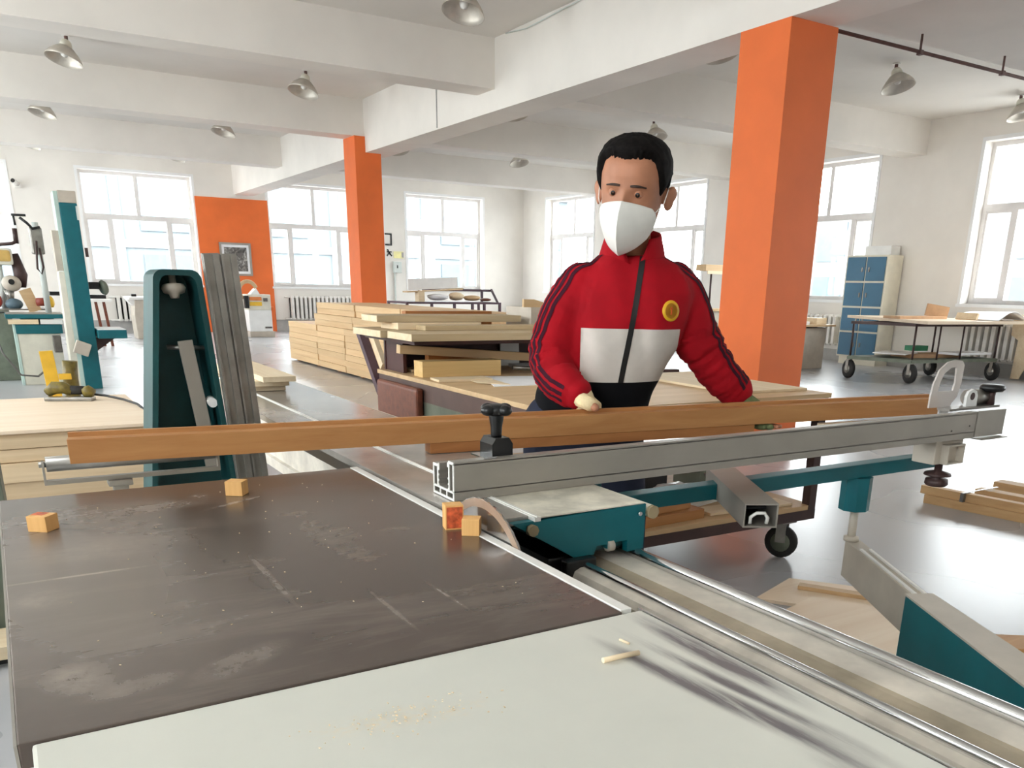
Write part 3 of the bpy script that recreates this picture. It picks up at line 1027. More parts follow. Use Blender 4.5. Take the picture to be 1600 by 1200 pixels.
# telescopic silver tube with hollow end
d = Vector((-.22, -.385, 0)).normalized()
s = Vector((d.y, -d.x, 0))
p0, p1 = Vector((1.72, 1.80, .782)), Vector((1.505, 1.424, .782))
mb = MB()
w, h, t_ = .084, .056, .004
for so, zo, ww, hh in ((0, h / 2, w, t_), (0, -h / 2, w, t_), (w / 2 - t_ / 2, 0, t_, h), (-w / 2 + t_ / 2, 0, t_, h)):
    mb.beam(p0 + s * so + Vector((0, 0, zo)), p1 + s * so + Vector((0, 0, zo)), ww, hh)
tube = mb.build('silver_tube', 'alu', car)
mb = MB()
q = p1 - d * .01
mb.tube([q + s * .022 + Vector((0, 0, -.022)), q + s * .022 + Vector((0, 0, -.006)), q + s * .008 + Vector((0, 0, .004)), q - s * .012 + Vector((0, 0, .004)), q - s * .02 + Vector((0, 0, -.008)), q - s * .018 + Vector((0, 0, -.022))], .0045, 8)
mb.build('inner_profile', 'alu_lt', tube)
MB().beam(p0 - d * .05 + Vector((0, 0, -.0)), p1 - d * .08, w - .012, .006).build('tube_web', 'black', tube)

# ------------------------------------------------------------------ battens being cut, offcut blocks, stick
L = Vector((2.77 - .10, 1.84 - 2.18, 0))
dl = L.normalized()
nl = Vector((-dl.y, dl.x, 0))
c0 = Vector((.10, 2.18, 0))


def batten_prism(poly, e0, e1):
    mb = MB()
    mb.prism(poly, e0, e1, lambda u, v, e: tuple(c0 + dl * e + nl * u + Vector((0, 0, v))))
    return mb


LL = L.length
mb = batten_prism([(0, .899), (.058, .899), (.058, .963), (.046, .963), (.046, .950), (.040, .950), (.040, .954), (0, .954)], 0, LL)
single(mb, 'batten', 'w_work', tuple(c0 + L / 2 + Vector((0, 0, .894))), 'long honey coloured rebated batten the worker holds across the saw', 'batten', bevel=.0012)
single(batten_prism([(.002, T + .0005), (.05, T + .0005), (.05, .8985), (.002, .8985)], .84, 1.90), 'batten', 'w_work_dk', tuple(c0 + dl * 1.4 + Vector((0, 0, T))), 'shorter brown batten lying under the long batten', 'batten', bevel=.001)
single(batten_prism([(-.034, .872), (.02, .872), (.02, .889), (-.034, .889)], 2.17, 2.64), 'batten', 'w_pale', tuple(c0 + dl * 2.5 + Vector((0, 0, .872))), 'slim pale stick under the right end of the long batten', 'stick')

M['paint_red'] = plain('red_paint_mark', (212, 92, 56), 0.5, var=0.35, scale=60)
M['paint_orange'] = plain('orange_paint_mark', (236, 132, 66), 0.5, var=0.2, scale=60)


def block(c, size, rz, lab, pm, face):
    t = thing('offcut_block', lab, 'wood block', (c[0], c[1], T), 'wooden offcut blocks on the saw')
    m_ = rotz(rz)
    MB().obox((c[0], c[1], T + size[2] / 2), size, m_).build('block', 'w_block', t, .001)
    if face == 'top':
        cc = Vector((c[0], c[1], T + size[2] + .0003)) + m_ @ Vector((-.006, .004, 0))
        MB().obox(cc, (size[0] * .6, size[1] * .55, .0006), m_).build('paint_mark', pm, t)
    else:
        off = {'front': (0, -size[1] / 2 - .0003, 0), 'left': (-size[0] / 2 - .0003, 0, 0)}[face]
        sz = {'front': (size[0] * .86, .0006, size[2] * .86), 'left': (.0006, size[1] * .85, size[2] * .8)}[face]
        MB().obox(Vector((c[0], c[1], T + size[2] / 2)) + m_ @ Vector(off), sz, m_).build('paint_mark', pm, t)


block((.022, 1.722), (.036, .034, .028), R(-38), 'pale wooden block with a red mark, near the left edge of the top', 'paint_red', 'top')
block((.383, 1.842), (.036, .034, .030), R(-35), 'orange wooden block near the far edge of the brown top', 'paint_orange', 'left')
block((.668, 1.392), (.034, .030, .046), R(-14), 'taller red stained block leaning by the left side of the blade', 'paint_red', 'front')
block((.679, 1.338), (.032, .030, .031), R(-35), 'small orange block in front of the blade, lower of the two', 'paint_orange', 'left')
single(MB().tube([(.561, .761, T + .0035), (.585, .7605, T + .0036), (.613, .758, T + .0035)], .0035, 7), 'wood_stick', 'w_pale', (.587, .76, T), 'thin wooden splinter lying on the pale grey extension top', 'stick')
single(MB().tube([(.6195, .806, T + .0018), (.622, .79, T + .0018)], .0018, 6), 'wood_stick', 'w_pale', (.62, .80, T), 'tiny splinter by the rail end of the pale extension top', 'stick')
ch = MB()
rr = random.Random(3)
for k in range(150):
    if k < 90:
        x, y = rr.gauss(.30, .05), rr.gauss(.755, .018)
        if y > .875:
            continue
    else:
        x, y = rr.uniform(0, .66), rr.uniform(.92, 1.95)
    a = rr.uniform(0, 3.1)
    l = rr.uniform(.001, .003)
    ch.obox((x, y, T + .0006), (l, l * .4, .0008), rotz(a))
o = ch.build('sawdust_chips', 'w_pale', None)
tag(o, 'loose sawdust chips scattered on the saw tops', 'sawdust', kind='stuff')

# ------------------------------------------------------------------ workbench behind the worker
wb = thing('workbench', 'dark brown wheeled workbench with a wooden top behind the worker', 'workbench', (2.63, 3.82, 0))
BX0, BX1, BY0, BY1 = 1.84, 3.42, 2.87, 4.78
MB().box(BX0 - .01, BX1 + .01, BY0 - .01, BY1, .808, .83).build('table_top', 'w_top', wb, .002)
for (x0, x1, y0, y1) in ((BX0, BX1, BY0, BY0 + .03), (BX0, BX1, BY1 - .03, BY1), (BX0, BX0 + .03, BY0 + .03, BY1 - .03), (BX1 - .03, BX1, BY0 + .03, BY1 - .03)):
    MB().box(x0, x1, y0, y1, .715, .808).build('apron', 'tablebrown', wb)
    MB().box(x0, x1, y0, y1, .195, .245).build('shelf_rail', 'darkmetal', wb)
for (x, y) in ((BX0, BY0), (BX1 - .05, BY0), (BX0, BY1 - .05), (BX1 - .05, BY1 - .05), (BX0, 3.60)):
    MB().box(x + .002, x + .05, y + .002, y + .05, .195, .808).build('leg', 'darkmetal', wb)
MB().box(BX0 + .01, BX1 - .01, BY0 + .005, BY1 - .01, .245, .268).build('shelf', 'w_top', wb)
cas = None
for (x, y, a) in ((BX1 - .17, BY0 + .05, .5), (BX0 + .14, BY0 + .06, .2), (BX1 - .15, BY1 - .14, -.4), (BX0 + .14, BY1 - .14, .9)):
    ax = Vector((math.cos(a), math.sin(a), 0))
    c = Vector((x, y, .0835))
    if True:
        cw = MB().lathe([(.03, -.022), (.068, -.022), (.083, -.012), (.083, .012), (.068, .022), (.03, .022)], c, 22, ax).build('caster_wheel', 'rubber', wb)
        MB().lathe([(.0, -.024), (.05, -.0235), (.05, .0235), (.0, .024)], c, 16, ax).build('hub', 'greensteel', cw)
        mb = MB()
        for sgn in (-1, 1):
            mb.beam(c + ax * .03 * sgn, c + ax * .03 * sgn + Vector((.012, .01, .105)), .05, .006, ax)
        mb.box(x - .045, x + .055, y - .04, y + .05, .185, .195)
        mb.build('caster_fork', 'steel', cw)
MB().box(BX0 - .045, BX0 - .002, 4.15, 4.71, .55, .785).build('leather_panel', 'leather', wb, .02, 3)
MB().box(BX0, BX0 + .012, 3.5, 4.70, .60, .715).build('drawer_front', 'greensteel', wb)
MB().box(BX0 + .03, BX1 - .04, 4.745, 4.765, .83, 1.022).build('back_board', 'maroon', wb)
MB().box(BX0 + .035, BX0 + .055, 4.50, 4.745, .83, 1.022).build('side_board', 'maroon', wb)
MB().box(1.78, 3.25, 4.12, 4.82, 1.005, 1.024).build('rack_shelf', 'maroon', wb)
for x in (BX0, BX1 - .3):
    MB().beam((x, 4.74, .70), (x, 5.05, 1.03), .04, .05, (1, 0, 0)).build('rack_bracket', 'purplesteel', wb)
    MB().beam((x + .04, 4.80, .84), (x + .04, 4.98, 1.03), .05, .03, (1, 0, 0)).build('bracket_block', 'w_pale', wb)


def plank(name, x0, x1, y0, y1, z0, z1, mat, lab, cat='plank', rz=0, group=None, tilt=0, end=None):
    c = Vector(((x0 + x1) / 2, (y0 + y1) / 2, (z0 + z1) / 2))
    m_ = rotz(rz) @ Matrix.Rotation(tilt, 3, 'Y')
    mb = MB().obox(c, (x1 - x0, y1 - y0, z1 - z0), m_)
    o = single(mb, name, mat, (c.x, c.y, z0), lab, cat, group, bevel=.0015)
    if end:     # sawn end grain, paler than the weathered faces
        MB().obox(c + m_ @ Vector((-(x1 - x0) / 2 - .0008, 0, 0)), (.0016, (y1 - y0) * .985, (z1 - z0) * .93), m_).build('end_grain', end, o)
    return o


z = 1.0245
plank('plank', 1.75, 3.05, 4.08, 4.40, z, z + .036, 'w_grey', 'wide pale plank at the front of the bench rack, lowest layer', end='w_pale')
plank('plank', 1.72, 3.2, 4.42, 4.84, z, z + .036, 'w_grey', 'wide plank at the back of the bench rack, lowest layer', end='w_pale')
plank('plank', 1.84, 2.36, 4.50, 4.72, z + .037, z + .072, 'w_pale', 'short pale plank in the middle of the rack stack', rz=R(3))
plank('plank', 1.95, 2.9, 4.36, 4.49, z + .037, z + .062, 'w_grey', 'narrow plank lying on the front plank of the rack')
plank('plank', 1.76, 2.64, 4.54, 4.80, z + .0735, z + .108, 'w_grey', 'topmost wide grey plank on the bench rack', rz=R(-2), end='w_pale')
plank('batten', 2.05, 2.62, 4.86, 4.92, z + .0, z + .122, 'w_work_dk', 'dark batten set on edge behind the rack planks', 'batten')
t = thing('wooden_box', 'open brown wooden box with a cut corner on the right end of the bench rack', 'box', (2.89, 4.67, 1.061))
bx0, bx1, by0, by1 = 2.70, 3.08, 4.52, 4.82
for (a, b, c_, d_) in ((bx0, bx1, by0, by0 + .015), (bx0, bx1, by1 - .015, by1), (bx0, bx0 + .015, by0 + .015, by1 - .015), (bx1 - .015, bx1, by0 + .015, by1 - .015)):
    MB().box(a, b, c_, d_, z + .0365, z + .155).build('box_side', 'beige', t)
MB().box(bx0 + .015, bx1 - .015, by0 + .015, by1 - .015, z + .0365, z + .05).build('box_floor', 'beige', t)
MB().prism([(bx0 - .05, z + .156), (bx1, z + .156), (bx1, z + .16), (bx0 + .12, z + .175), (bx0 + .02, z + .20), (bx0 - .05, z + .20)], by0, by0 + .02, lambda u, v, e: (u, e, v)).build('cut_board', 'w_top', t)
# things lying on the bench top
zt = .8305
plank('batten_block', 1.87, 2.33, 4.22, 4.34, zt, zt + .082, 'w_gold', 'thick golden timber block on the bench under the rack', 'timber', rz=R(-2))
plank('batten', 1.80, 2.62, 4.36, 4.41, zt + .085, zt + .13, 'w_top', 'long batten slanting down across the bench under the rack', 'batten', tilt=R(4.2))
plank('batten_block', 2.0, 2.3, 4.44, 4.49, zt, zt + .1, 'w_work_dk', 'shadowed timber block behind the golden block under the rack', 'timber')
plank('plank', 1.92, 2.24, 4.52, 4.68, zt, zt + .016, 'w_pale', 'thin pale strip on the far left corner of the bench top', rz=R(4))
plank('plank', 1.86, 2.15, 3.98, 4.12, zt, zt + .012, 'w_pale', 'thin pale strip in front of the golden block on the bench', rz=R(-6))
single(MB().prism([(2.60, 1.0), (2.73, 1.0), (2.735, .8305), (2.605, .8305)], 4.715, 4.725, lambda u, v, e: (u, e, v)), 'white_panel', 'white', (2.67, 4.72, zt), 'narrow white board standing upright under the bench rack', 'board')
single(MB().prism([(2.02, 3.72), (2.18, 4.16), (2.66, 4.02), (2.62, 3.66)], zt, zt + .003, lambda u, v, e: (u, v, e)), 'card_sheet', 'paper', (2.4, 3.9, zt), 'large white card sheet on the bench top left of the worker', 'card')
single(MB().prism([(2.0, 3.86), (2.04, 4.1), (2.16, 4.05), (2.12, 3.74)], zt + .0035, zt + .006, lambda u, v, e: (u, v, e)), 'card_sheet', 'w_pale', (2.08, 3.9, zt), 'small tan card lying on the white sheet on the bench', 'card')
single(MB().tube([(2.45, 4.3, .86), (2.6, 4.28, .85), (2.75, 4.25, .846), (2.9, 4.24, .85)], .012, 8), 'metal_bar', 'steel', (2.6, 4.28, .84), 'grey curved metal strip on the bench near the white panel', 'bar')
single(MB().ell((2.15, 3.30, zt + .03), (.05, .07, .03)), 'plaster_lump', 'w_pale', (2.15, 3.3, zt), 'small pale rounded wad on the bench edge by the worker\'s elbow', 'wad')
plank('plank', 2.6, 3.35, 4.35, 4.6, zt, zt + .02, 'white', 'white board on the far right part of the bench top', 'board', rz=R(-8))
plank('strip', 2.2, 2.88, 3.50, 3.55, zt, zt + .03, 'maroon', 'dark strip lying on the bench behind the worker\'s arm', 'strip', rz=R(12))
plank('strip', 2.75, 3.40, 4.05, 4.10, zt, zt + .02, 'darkmetal', 'dark strip near the right edge of the bench', 'strip', rz=R(-20))
single(MB().tube([(2.52, 3.42, zt + .012), (2.6, 3.48, zt + .02), (2.66, 3.42, zt + .02), (2.6, 3.37, zt + .012)], .012, 8), 'grey_rag', 'greensteel', (2.6, 3.42, zt), 'small grey green clamp on the bench right of the worker', 'clamp')
plank('plank', 2.95, 3.42, 3.0, 3.9, zt, zt + .012, 'w_pale_y', 'pale plywood offcut on the right end of the bench top', rz=R(-3))
# things on the lower shelf
zs = .2685
plank('plank', 2.05, 2.72, 2.92, 3.10, zs, zs + .045, 'w_work', 'thick golden plank on the lower bench shelf, beside the teal carriage', rz=R(3))
plank('plank', 2.03, 2.66, 2.94, 3.12, zs + .046, zs + .085, 'w_work', 'second golden plank stacked on the lower shelf', rz=R(6))
plank('plank', 2.78, 3.30, 2.93, 3.06, zs, zs + .012, 'w_pale', 'thin pale strip along the front of the lower shelf', rz=R(-4))
plank('plank', 2.75, 3.2, 3.15, 3.4, zs, zs + .015, 'white', 'white board scrap on the lower shelf under the silver tube', 'board', rz=R(14))
pbag = MB()
vs = []
rr = random.Random(11)
n, m = 22, 12
for i in range(m + 1):
    th = math.pi * i / m
    for k in range(n):
        a = 2 * math.pi * k / n
        r = 1 + .30 * noise.noise(Vector((math.cos(a) * 2, math.sin(a) * 2, th * 2.2)))
        vs.append((2.62 + .13 * r * math.sin(th) * math.cos(a), 3.03 + .09 * r * math.sin(th) * math.sin(a), zs + .087 + .035 * (1 + r * math.cos(th))))
fs = [(i * n + k, (i + 1) * n + k, (i + 1) * n + (k + 1) % n, i * n + (k + 1) % n) for i in range(m) for k in range(n)]
pbag.add(vs, fs, True)
single(pbag, 'plastic_bag', 'bag', (2.62, 3.03, zs + .086), 'crumpled white plastic bag on the lower shelf planks', 'bag')
plank('red_case', 2.42, 2.52, 2.96, 3.0, zs + .087, zs + .11, 'red', 'small red tool on the lower shelf planks by the white bag', 'tool', rz=R(20))
single(MB().tube([(2.75, 3.15, zs + .03), (2.85, 3.2, zs + .035), (2.95, 3.17, zs + .03), (3.02, 3.08, zs + .025), (3.03, 3.0, zs + .02)], .012, 8), 'green_hose', 'greenp', (2.9, 3.1, zs), 'short green hose on the lower bench shelf', 'hose')
t = thing('toolbox', 'dark box with a red cloth on top on the lower bench shelf', 'box', (2.5, 3.45, zs))
MB().box(2.25, 2.75, 3.25, 3.62, zs, zs + .19).build('case', 'black', t, .008)
MB().box(2.30, 2.62, 3.27, 3.55, zs + .191, zs + .225).build('red_cloth', 'red', t, .015)
MB().box(2.68, 2.74, 3.27, 3.5, zs + .191, zs + .21).build('lid_part', 'white', t, .004)
plank('machine_block', 3.12, 3.32, 3.42, 3.64, zs, zs + .16, 'greensteel', 'dark green metal block on the right of the lower shelf', 'block')

# ------------------------------------------------------------------ long timber pile in front of the far column
ys0 = [10.25, 11.42, 12.47, 13.76, 15.30]
pr_ = random.Random(5)


def bundle(x0, x1, y0, y1, z0, nl, hh, lab):
    t = thing('batten_bundle', lab, 'timber bundle', ((x0 + x1) / 2, (y0 + y1) / 2, z0), 'bundles of the long timber pile')
    for i in range(nl):
        dx = pr_.uniform(-.012, .006)
        dy = pr_.uniform(-.008, .008)
        MB().box(x0 + dx, x1, y0 + .01 + dy, y1 - .01 + dy, z0 + i * hh + .003, z0 + (i + 1) * hh).build('board', 'w_pile', t)
    return t


names = ['nearest to the bench', 'second from the bench', 'third from the bench', 'farthest from the bench']
for i in range(4):
    bundle(4.30, 5.35, ys0[i], ys0[i + 1], .03, 7, .089, 'bottom bundle of the golden timber pile, ' + names[i])
for y in (10.6, 11.3, 11.9, 12.9, 13.4, 14.2, 15.0):
    plank('bearer', 4.35, 5.3, y - .03, y + .03, 0, .028, 'w_work_dk', 'bearer under the timber pile', 'bearer', group='bearers under the timber pile').update({'label': 'wooden bearer lying under the golden timber pile'}) if False else None
ys1 = [8.95, 10.5, 12.15, 13.88]
for i in range(3):
    bundle(4.32, 5.35, ys1[i], ys1[i + 1], .655, 2, .085, 'middle layer bundle of the golden timber pile, ' + names[i])
for i in range(3):
    bundle(4.34, 5.30, ys1[i] - .05, ys1[i + 1] - .08, .827, 2, .082, 'top layer bundle of the golden timber pile, ' + names[i])
mb = MB()
for y in (10.3, 11.2, 12.0, 13.0, 14.0, 15.1):
    mb.box(4.36, 5.3, y - .04, y + .04, 0, .031)
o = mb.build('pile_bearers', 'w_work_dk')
tag(o, 'low wooden bearers under the golden timber pile', 'bearer')
bundle(4.32, 5.35, 8.95, 10.22, .03, 7, .089, 'bottom bundle of the timber pile hidden behind the bench')

# planks lying on the far end of the slide table
zc = T + .0005
plank('plank', .87, 1.0, 3.62, 4.48, zc, zc + .022, 'w_pale_y', 'lowest pale plank on the far end of the sliding table', rz=R(-2))
plank('plank', .855, 1.02, 3.58, 4.45, zc + .0225, zc + .044, 'w_pale_y', 'middle pale plank on the far end of the sliding table', rz=R(-4))
plank('plank', .88, 1.01, 3.52, 4.40, zc + .0445, zc + .066, 'w_pale_y', 'topmost pale plank on the far end of the sliding table', rz=R(-1))

# ------------------------------------------------------------------ jointer with its table folded up
jt = thing('jointer', 'jointer with its teal cast table folded upright behind the saw', 'jointer', (.48, 2.9, 0))


def ip(a, b, t):
    return a + (b - a) * t


# hollow tapering casting open to the viewer
Z0, Z1 = .20, 1.325


def cast_x(z):
    t = (z - Z0) / (Z1 - Z0)
    return ip(.275, .405, t), ip(.615, .538, t)


def cast_loop(z, inset, y):
    l, r = cast_x(z)
    return (l + inset, y, z), (r - inset, y, z)


w = .016
yf, yb = 2.78, 2.96
mb = MB()
outer, inner = [], []
l0, r0 = cast_x(Z0)
l1, r1 = cast_x(Z1)
cor = [(l0, Z0), (r0, Z0)]
rad = .03
for k in range(7):
    a = k / 6 * math.pi / 2
    cor.append((r1 - rad + rad * math.cos(a), Z1 - rad + rad * math.sin(a)))
for k in range(7):
    a = math.pi / 2 + k / 6 * math.pi / 2
    cor.append((l1 + rad + rad * math.cos(a), Z1 - rad + rad * math.sin(a)))
cx0 = sum(p[0] for p in cor) / len(cor)
inn = []
for (x, z_) in cor:
    f = (z_ - Z0) / (Z1 - Z0)
    c = (l0 + r0) / 2 * (1 - f) + (l1 + r1) / 2 * f
    hw = (r0 - l0) / 2 * (1 - f) + (r1 - l1) / 2 * f
    inn.append((c + (x - c) * (hw - w) / hw, Z0 + w + (z_ - Z0) * (Z1 - Z0 - 2 * w) / (Z1 - Z0)))
n = len(cor)
vs = [(x, yf, z_) for x, z_ in cor] + [(x, yf, z_) for x, z_ in inn] + [(x, yb - .02, z_) for x, z_ in inn] + [(x, yb, z_) for x, z_ in cor]
fs = []
for k in range(n):
    k2 = (k + 1) % n
    fs += [(k, k2, n + k2, n + k), (n + k, n + k2, 2 * n + k2, 2 * n + k), (k2, k, 3 * n + k, 3 * n + k2)]
fs += [tuple(range(2 * n, 3 * n)), tuple(range(4 * n - 1, 3 * n - 1, -1))]
mb.add(vs, fs)
mb.build('table_casting', 'teal_dark', jt)
l, r = cast_x(.82)
MB().box(l + w, r - w, yf + .05, yb - .02, .80, .815).build('rib', 'teal_dark', jt)
MB().lathe([(.010, -.03), (.010, .0), (.030, .004), (.034, .012), (.030, .024), (.016, .028), (.012, .04), (.0, .042)], (.466, yf + .055, 1.285), 20, (0, -.25, -1)).build('hand_wheel', 'beige', jt)
MB().cyl((.43, yf + .06, 1.105), (.55, yf + .06, 1.10), .007, 10).build('hinge_rod', 'steel', jt)
MB().beam((.478, yf + .035, 1.125), (.520, yf + .035, .74), .012, .042, (1, 0, 0)).build('lever', 'alu', jt, .002)
MB().cyl((.535, yf + .05, .945), (.535, yf + .01, .94), .014, 14).build('lever_knob', 'plastic_lt', jt)
for i, (xt, xb_, zt_) in enumerate(((.562, .594, 1.372), (.611, .643, 1.372))):
    m_ = MB()
    m_.beam((xt, yf - .02, zt_), (xb_ + .035, yf - .02, .2), .018, .047, (1, 0, 0))
    m_.beam((xt + .013, yf - .034, zt_ - .004), (xb_ + .048, yf - .034, .2), .010, .018, (1, 0, 0))
    m_.beam((xt - .019, yf - .034, zt_ - .004), (xb_ + .016, yf - .034, .2), .012, .006, (1, 0, 0))
    m_.build('fence_bar', 'steel', jt, .001)
MB().box(.26, .72, 2.72, 3.3, 0, .2).build('base', 'teal_dark', jt, .01)
MB().box(.24, .27, 2.80, 2.95, .2, 1.0).build('side_cover', 'teal_pale', jt, .004) if False else None

# ------------------------------------------------------------------ low lumber stack on the left with a sander on it
tones = ['uppermost', 'second', 'third', 'fourth', 'lowest']
zz = 0.0
hs = [.11, .10, .11, .075, .085]
for i, h in enumerate(hs):
    xr = [.72, .70, .74, .69, .71][i]
    plank('slab', -1.9, xr, 5.50 + [.0, .012, -.008, .01, .0][i], 6.9, zz, zz + h - .004, 'w_stack', 'pine slab of the left stack, %s layer' % tones[4 - i], 'slab', group='pine slabs of the left stack')
    zz += h
plank('plywood_sheet', -1.9, .735, 5.47, 6.95, zz, zz + .018, 'w_ply', 'large pale plywood sheet on top of the left stack', 'plywood')
zp = zz + .0185
t = thing('belt_sander', 'olive and grey hand sander lying on the plywood sheet at left', 'sander', (.37, 6.8, zp))
m_ = rotz(R(-22))
c = Vector((.37, 6.72, zp))


def loc(x, y, z_):
    return c + m_ @ Vector((x, y, z_))


MB().obox(loc(0, 0, .0125), (.30, .09, .025), m_).build('sole_plate', 'steel', t, .006)
mb = MB()
mb.tube([loc(-.14, 0, .05), loc(-.09, 0, .085), (loc(-.03, 0, .085)), loc(.02, 0, .06)], [.028, .042, .040, .03], 14)
mb.build('body', 'olive', t)
MB().tube([loc(.0, 0, .07), loc(.10, 0, .068)], [.03, .028], 14).build('grip', 'rubber', t)
MB().tube([loc(.09, 0, .055), loc(.12, 0, .06), loc(.155, 0, .045)], [.035, .042, .03], 14).build('motor_housing', 'olive', t)
p = loc(.16, 0, .04)
MB().tube([p, (.58, 6.60, zp + .035), (.66, 6.4, zp + .03), (.72, 6.2, zp + .02), (.76, 6.05, zp - .02), (.775, 5.95, zp - .1), (.78, 5.9, .012), (.9, 5.85, .012)], .008, 8).build('power_cord', 'cable', t)
t = thing('yellow_board', 'yellow board standing on end behind the sander at left', 'board', (.29, 7.05, 0))
MB().beam((.33, 7.12, 0), (.285, 7.12, .80), .028, .085, (1, 0, 0)).build('board', 'yellow', t, .003)
MB().box(.34, .42, 7.10, 7.14, .60, .64).build('cross_bar', 'yellow', t, .003)
MB().tube([(.42, 7.22, 0), (.42, 7.22, .6), (.43, 7.22, .72)], .05, 12).build('dark_pad', 'olive', t)

# ------------------------------------------------------------------ machines by the far left
t = thing('bandsaw', 'tall teal and cream bandsaw column standing at left', 'bandsaw', (.92, 12.2, 0))
MB().box(.845, 1.03, 11.95, 12.35, 0, 2.10).build('column', 'teal', t, .008)
MB().box(.845, 1.03, 11.945, 12.355, 2.10, 2.23).build('top_cap', 'beige', t, .008)
MB().box(.80, .845, 11.96, 12.35, 0, 2.22).build('side_plate', 'teal_pale', t, .004)
MB().prism([(.72, 0), (.80, 0), (.80, 1.35), (.74, 1.35)], 11.97, 12.3, fy).build('lower_cover', 'cream', t, .006)
MB().box(.73, .80, 11.99, 12.2, 1.35, 1.80).build('guide_post', 'beige', t, .005)
MB().box(.74, .80, 11.98, 12.22, 1.26, 1.36).build('clamp_collar', 'plastic_lt', t, .01)
MB().obox((.86, 11.86, .49), (.16, .12, .15), Matrix.Rotation(R(22), 3, 'Y')).build('guard_box', 'beige', t, .008)
MB().box(1.045, 1.36, 11.80, 12.45, .60, .70).build('side_table', 'teal', t, .008)
MB().box(1.05, 1.355, 11.81, 12.44, .70, .706).build('table_face', 'white', t)
MB().box(1.045, 1.075, 11.93, 11.98, 1.52, 1.62).build('handle', 'darkmetal', t)
MB().box(1.01, 1.03, 11.935, 11.95, 1.92, 2.07).build('label_strip', 'pipewhite', t)
MB().box(1.045, 1.15, 12.05, 12.15, 1.16, 1.24).build('vise_arm', 'black', t)
MB().lathe([(.0, -.03), (.07, -.03), (.09, 0), (.07, .03), (0, .03)], (1.20, 12.1, 1.18), 14, (1, .3, .2)).build('motor', 'greensteel', t)
MB().prism([(1.03, .60), (1.26, .60), (1.03, .44)], 12.05, 12.12, fy).build('table_bracket', 'darkmetal', t)
# mortising / drilling machine on cream cabinet
t = thing('mortiser', 'cream cabinet machine with teal band and drilling head at far left', 'machine', (.45, 12.9, 0))
MB().box(.235, .70, 12.65, 13.15, 0, .62).build('cabinet', 'cream', t, .01)
MB().box(.225, .73, 12.63, 13.17, .62, .725).build('teal_band', 'teal', t, .006)
MB().box(.3, .66, 12.8, 13.1, .725, .80).build('table_saddle', 'steel_dk', t)
MB().box(.205, .235, 12.64, 13.2, 0, .72).build('cabinet_edge', 'teal_pale', t)
MB().box(.14, .78, 12.6, 13.18, .80, .85).build('work_table', 'teal', t, .006)
MB().box(.15, .76, 12.62, 13.17, .85, .86).build('table_face', 'alu', t)
MB().box(.16, .48, 12.61, 12.70, .735, .79).build('infeed_plate', 'w_pale', t)
MB().box(.5, .74, 12.61, 12.7, .735, .79).build('infeed_plate', 'white', t)
MB().box(.44, .53, 12.55, 12.65, .30, .37).build('plug_socket', 'black', t, .01)
MB().tube([(.50, 12.58, .33), (.49, 12.55, .2), (.38, 12.5, .12), (.2, 12.5, .14), (.05, 12.55, .4), (.02, 12.6, .55)], .012, 8).build('cord', 'steel_dk', t)
MB().box(.6, .69, 12.5, 12.64, .40, .60).build('control_box', 'steel_dk', t, .01)
MB().cyl((.62, 12.9, .86), (.62, 12.9, 1.92), .035, 12).build('column', 'pipewhite', t)
MB().box(.54, .68, 12.8, 13.0, 1.55, 1.86).build('head', 'steel', t, .02)
MB().tube([(.66, 12.75, 1.86), (.58, 12.74, 1.84), (.53, 12.74, 1.90), (.46, 12.74, 1.96)], .016, 8).build('feed_lever', 'black', t)
MB().cyl((.38, 12.74, 1.985), (.53, 12.74, 1.985), .014, 8).build('hand_bar', 'black', t)
MB().cyl((.40, 12.74, 1.98), (.405, 12.74, 1.87), .012, 8).build('hand_grip', 'black', t)
MB().tube([(.60, 12.72, 1.7), (.575, 12.7, 1.5), (.565, 12.7, 1.38), (.60, 12.7, 1.32), (.63, 12.7, 1.40), (.62, 12.72, 1.62)], .012, 8).build('drive_cable', 'darkmetal', t)
t = thing('drill_press', 'grey drill press with yellow and red guards at the left edge', 'drill press', (.20, 13.4, 0))
MB().box(-.2, .22, 13.3, 13.9, 0, .84).build('stand', 'greensteel', t, .01)
MB().box(-.25, .62, 13.28, 13.95, .875, .895).build('table', 'steel', t)
MB().cyl((.17, 13.5, .89), (.17, 13.5, 1.55), .04, 12).build('column', 'pipewhite', t)
MB().box(-.02, .34, 13.35, 13.7, 1.42, 1.62).build('head', 'cream', t, .03)
MB().box(.10, .32, 13.33, 13.45, 1.46, 1.60).build('yellow_guard', plain('dull_yellow_guard', (206, 170, 96), .5), t, .03)
MB().tube([(.36, 13.5, 1.56), (.40, 13.5, 1.30), (.40, 13.5, 1.15)], [.05, .08, .04], 12).build('motor', 'darkmetal', t)
MB().tube([(.2, 13.35, 1.66), (.36, 13.35, 1.68), (.40, 13.35, 1.70)], .02, 8).build('quill_arm', 'darkmetal', t)
MB().cyl((.405, 13.35, 1.68), (.41, 13.35, 1.86), .028, 10).build('belt_lever', 'darkmetal', t)
MB().ell((.28, 13.38, 1.2), (.11, .08, .1)).build('gear_housing', 'beige', t)
MB().cyl((.28, 13.28, 1.22), (.28, 13.30, 1.22), .035, 12).build('gear_opening', 'black', t)
MB().tube([(.24, 13.4, 1.12), (.25, 13.4, .98)], [.06, .03], 12).build('chuck', 'steel', t)
MB().ell((.06, 13.36, .99), (.09, .06, .10)).build('red_cover', plain('faded_red_cover', (170, 62, 46), .5), t)
MB().ell((.27, 13.34, .95), (.10, .07, .07)).build('vise', plain('slate_vise', (84, 104, 116), .5), t)
t = thing('board_rest', 'tan board leaning by the yellow knob on the left machines', 'board', (.45, 13.24, .86))
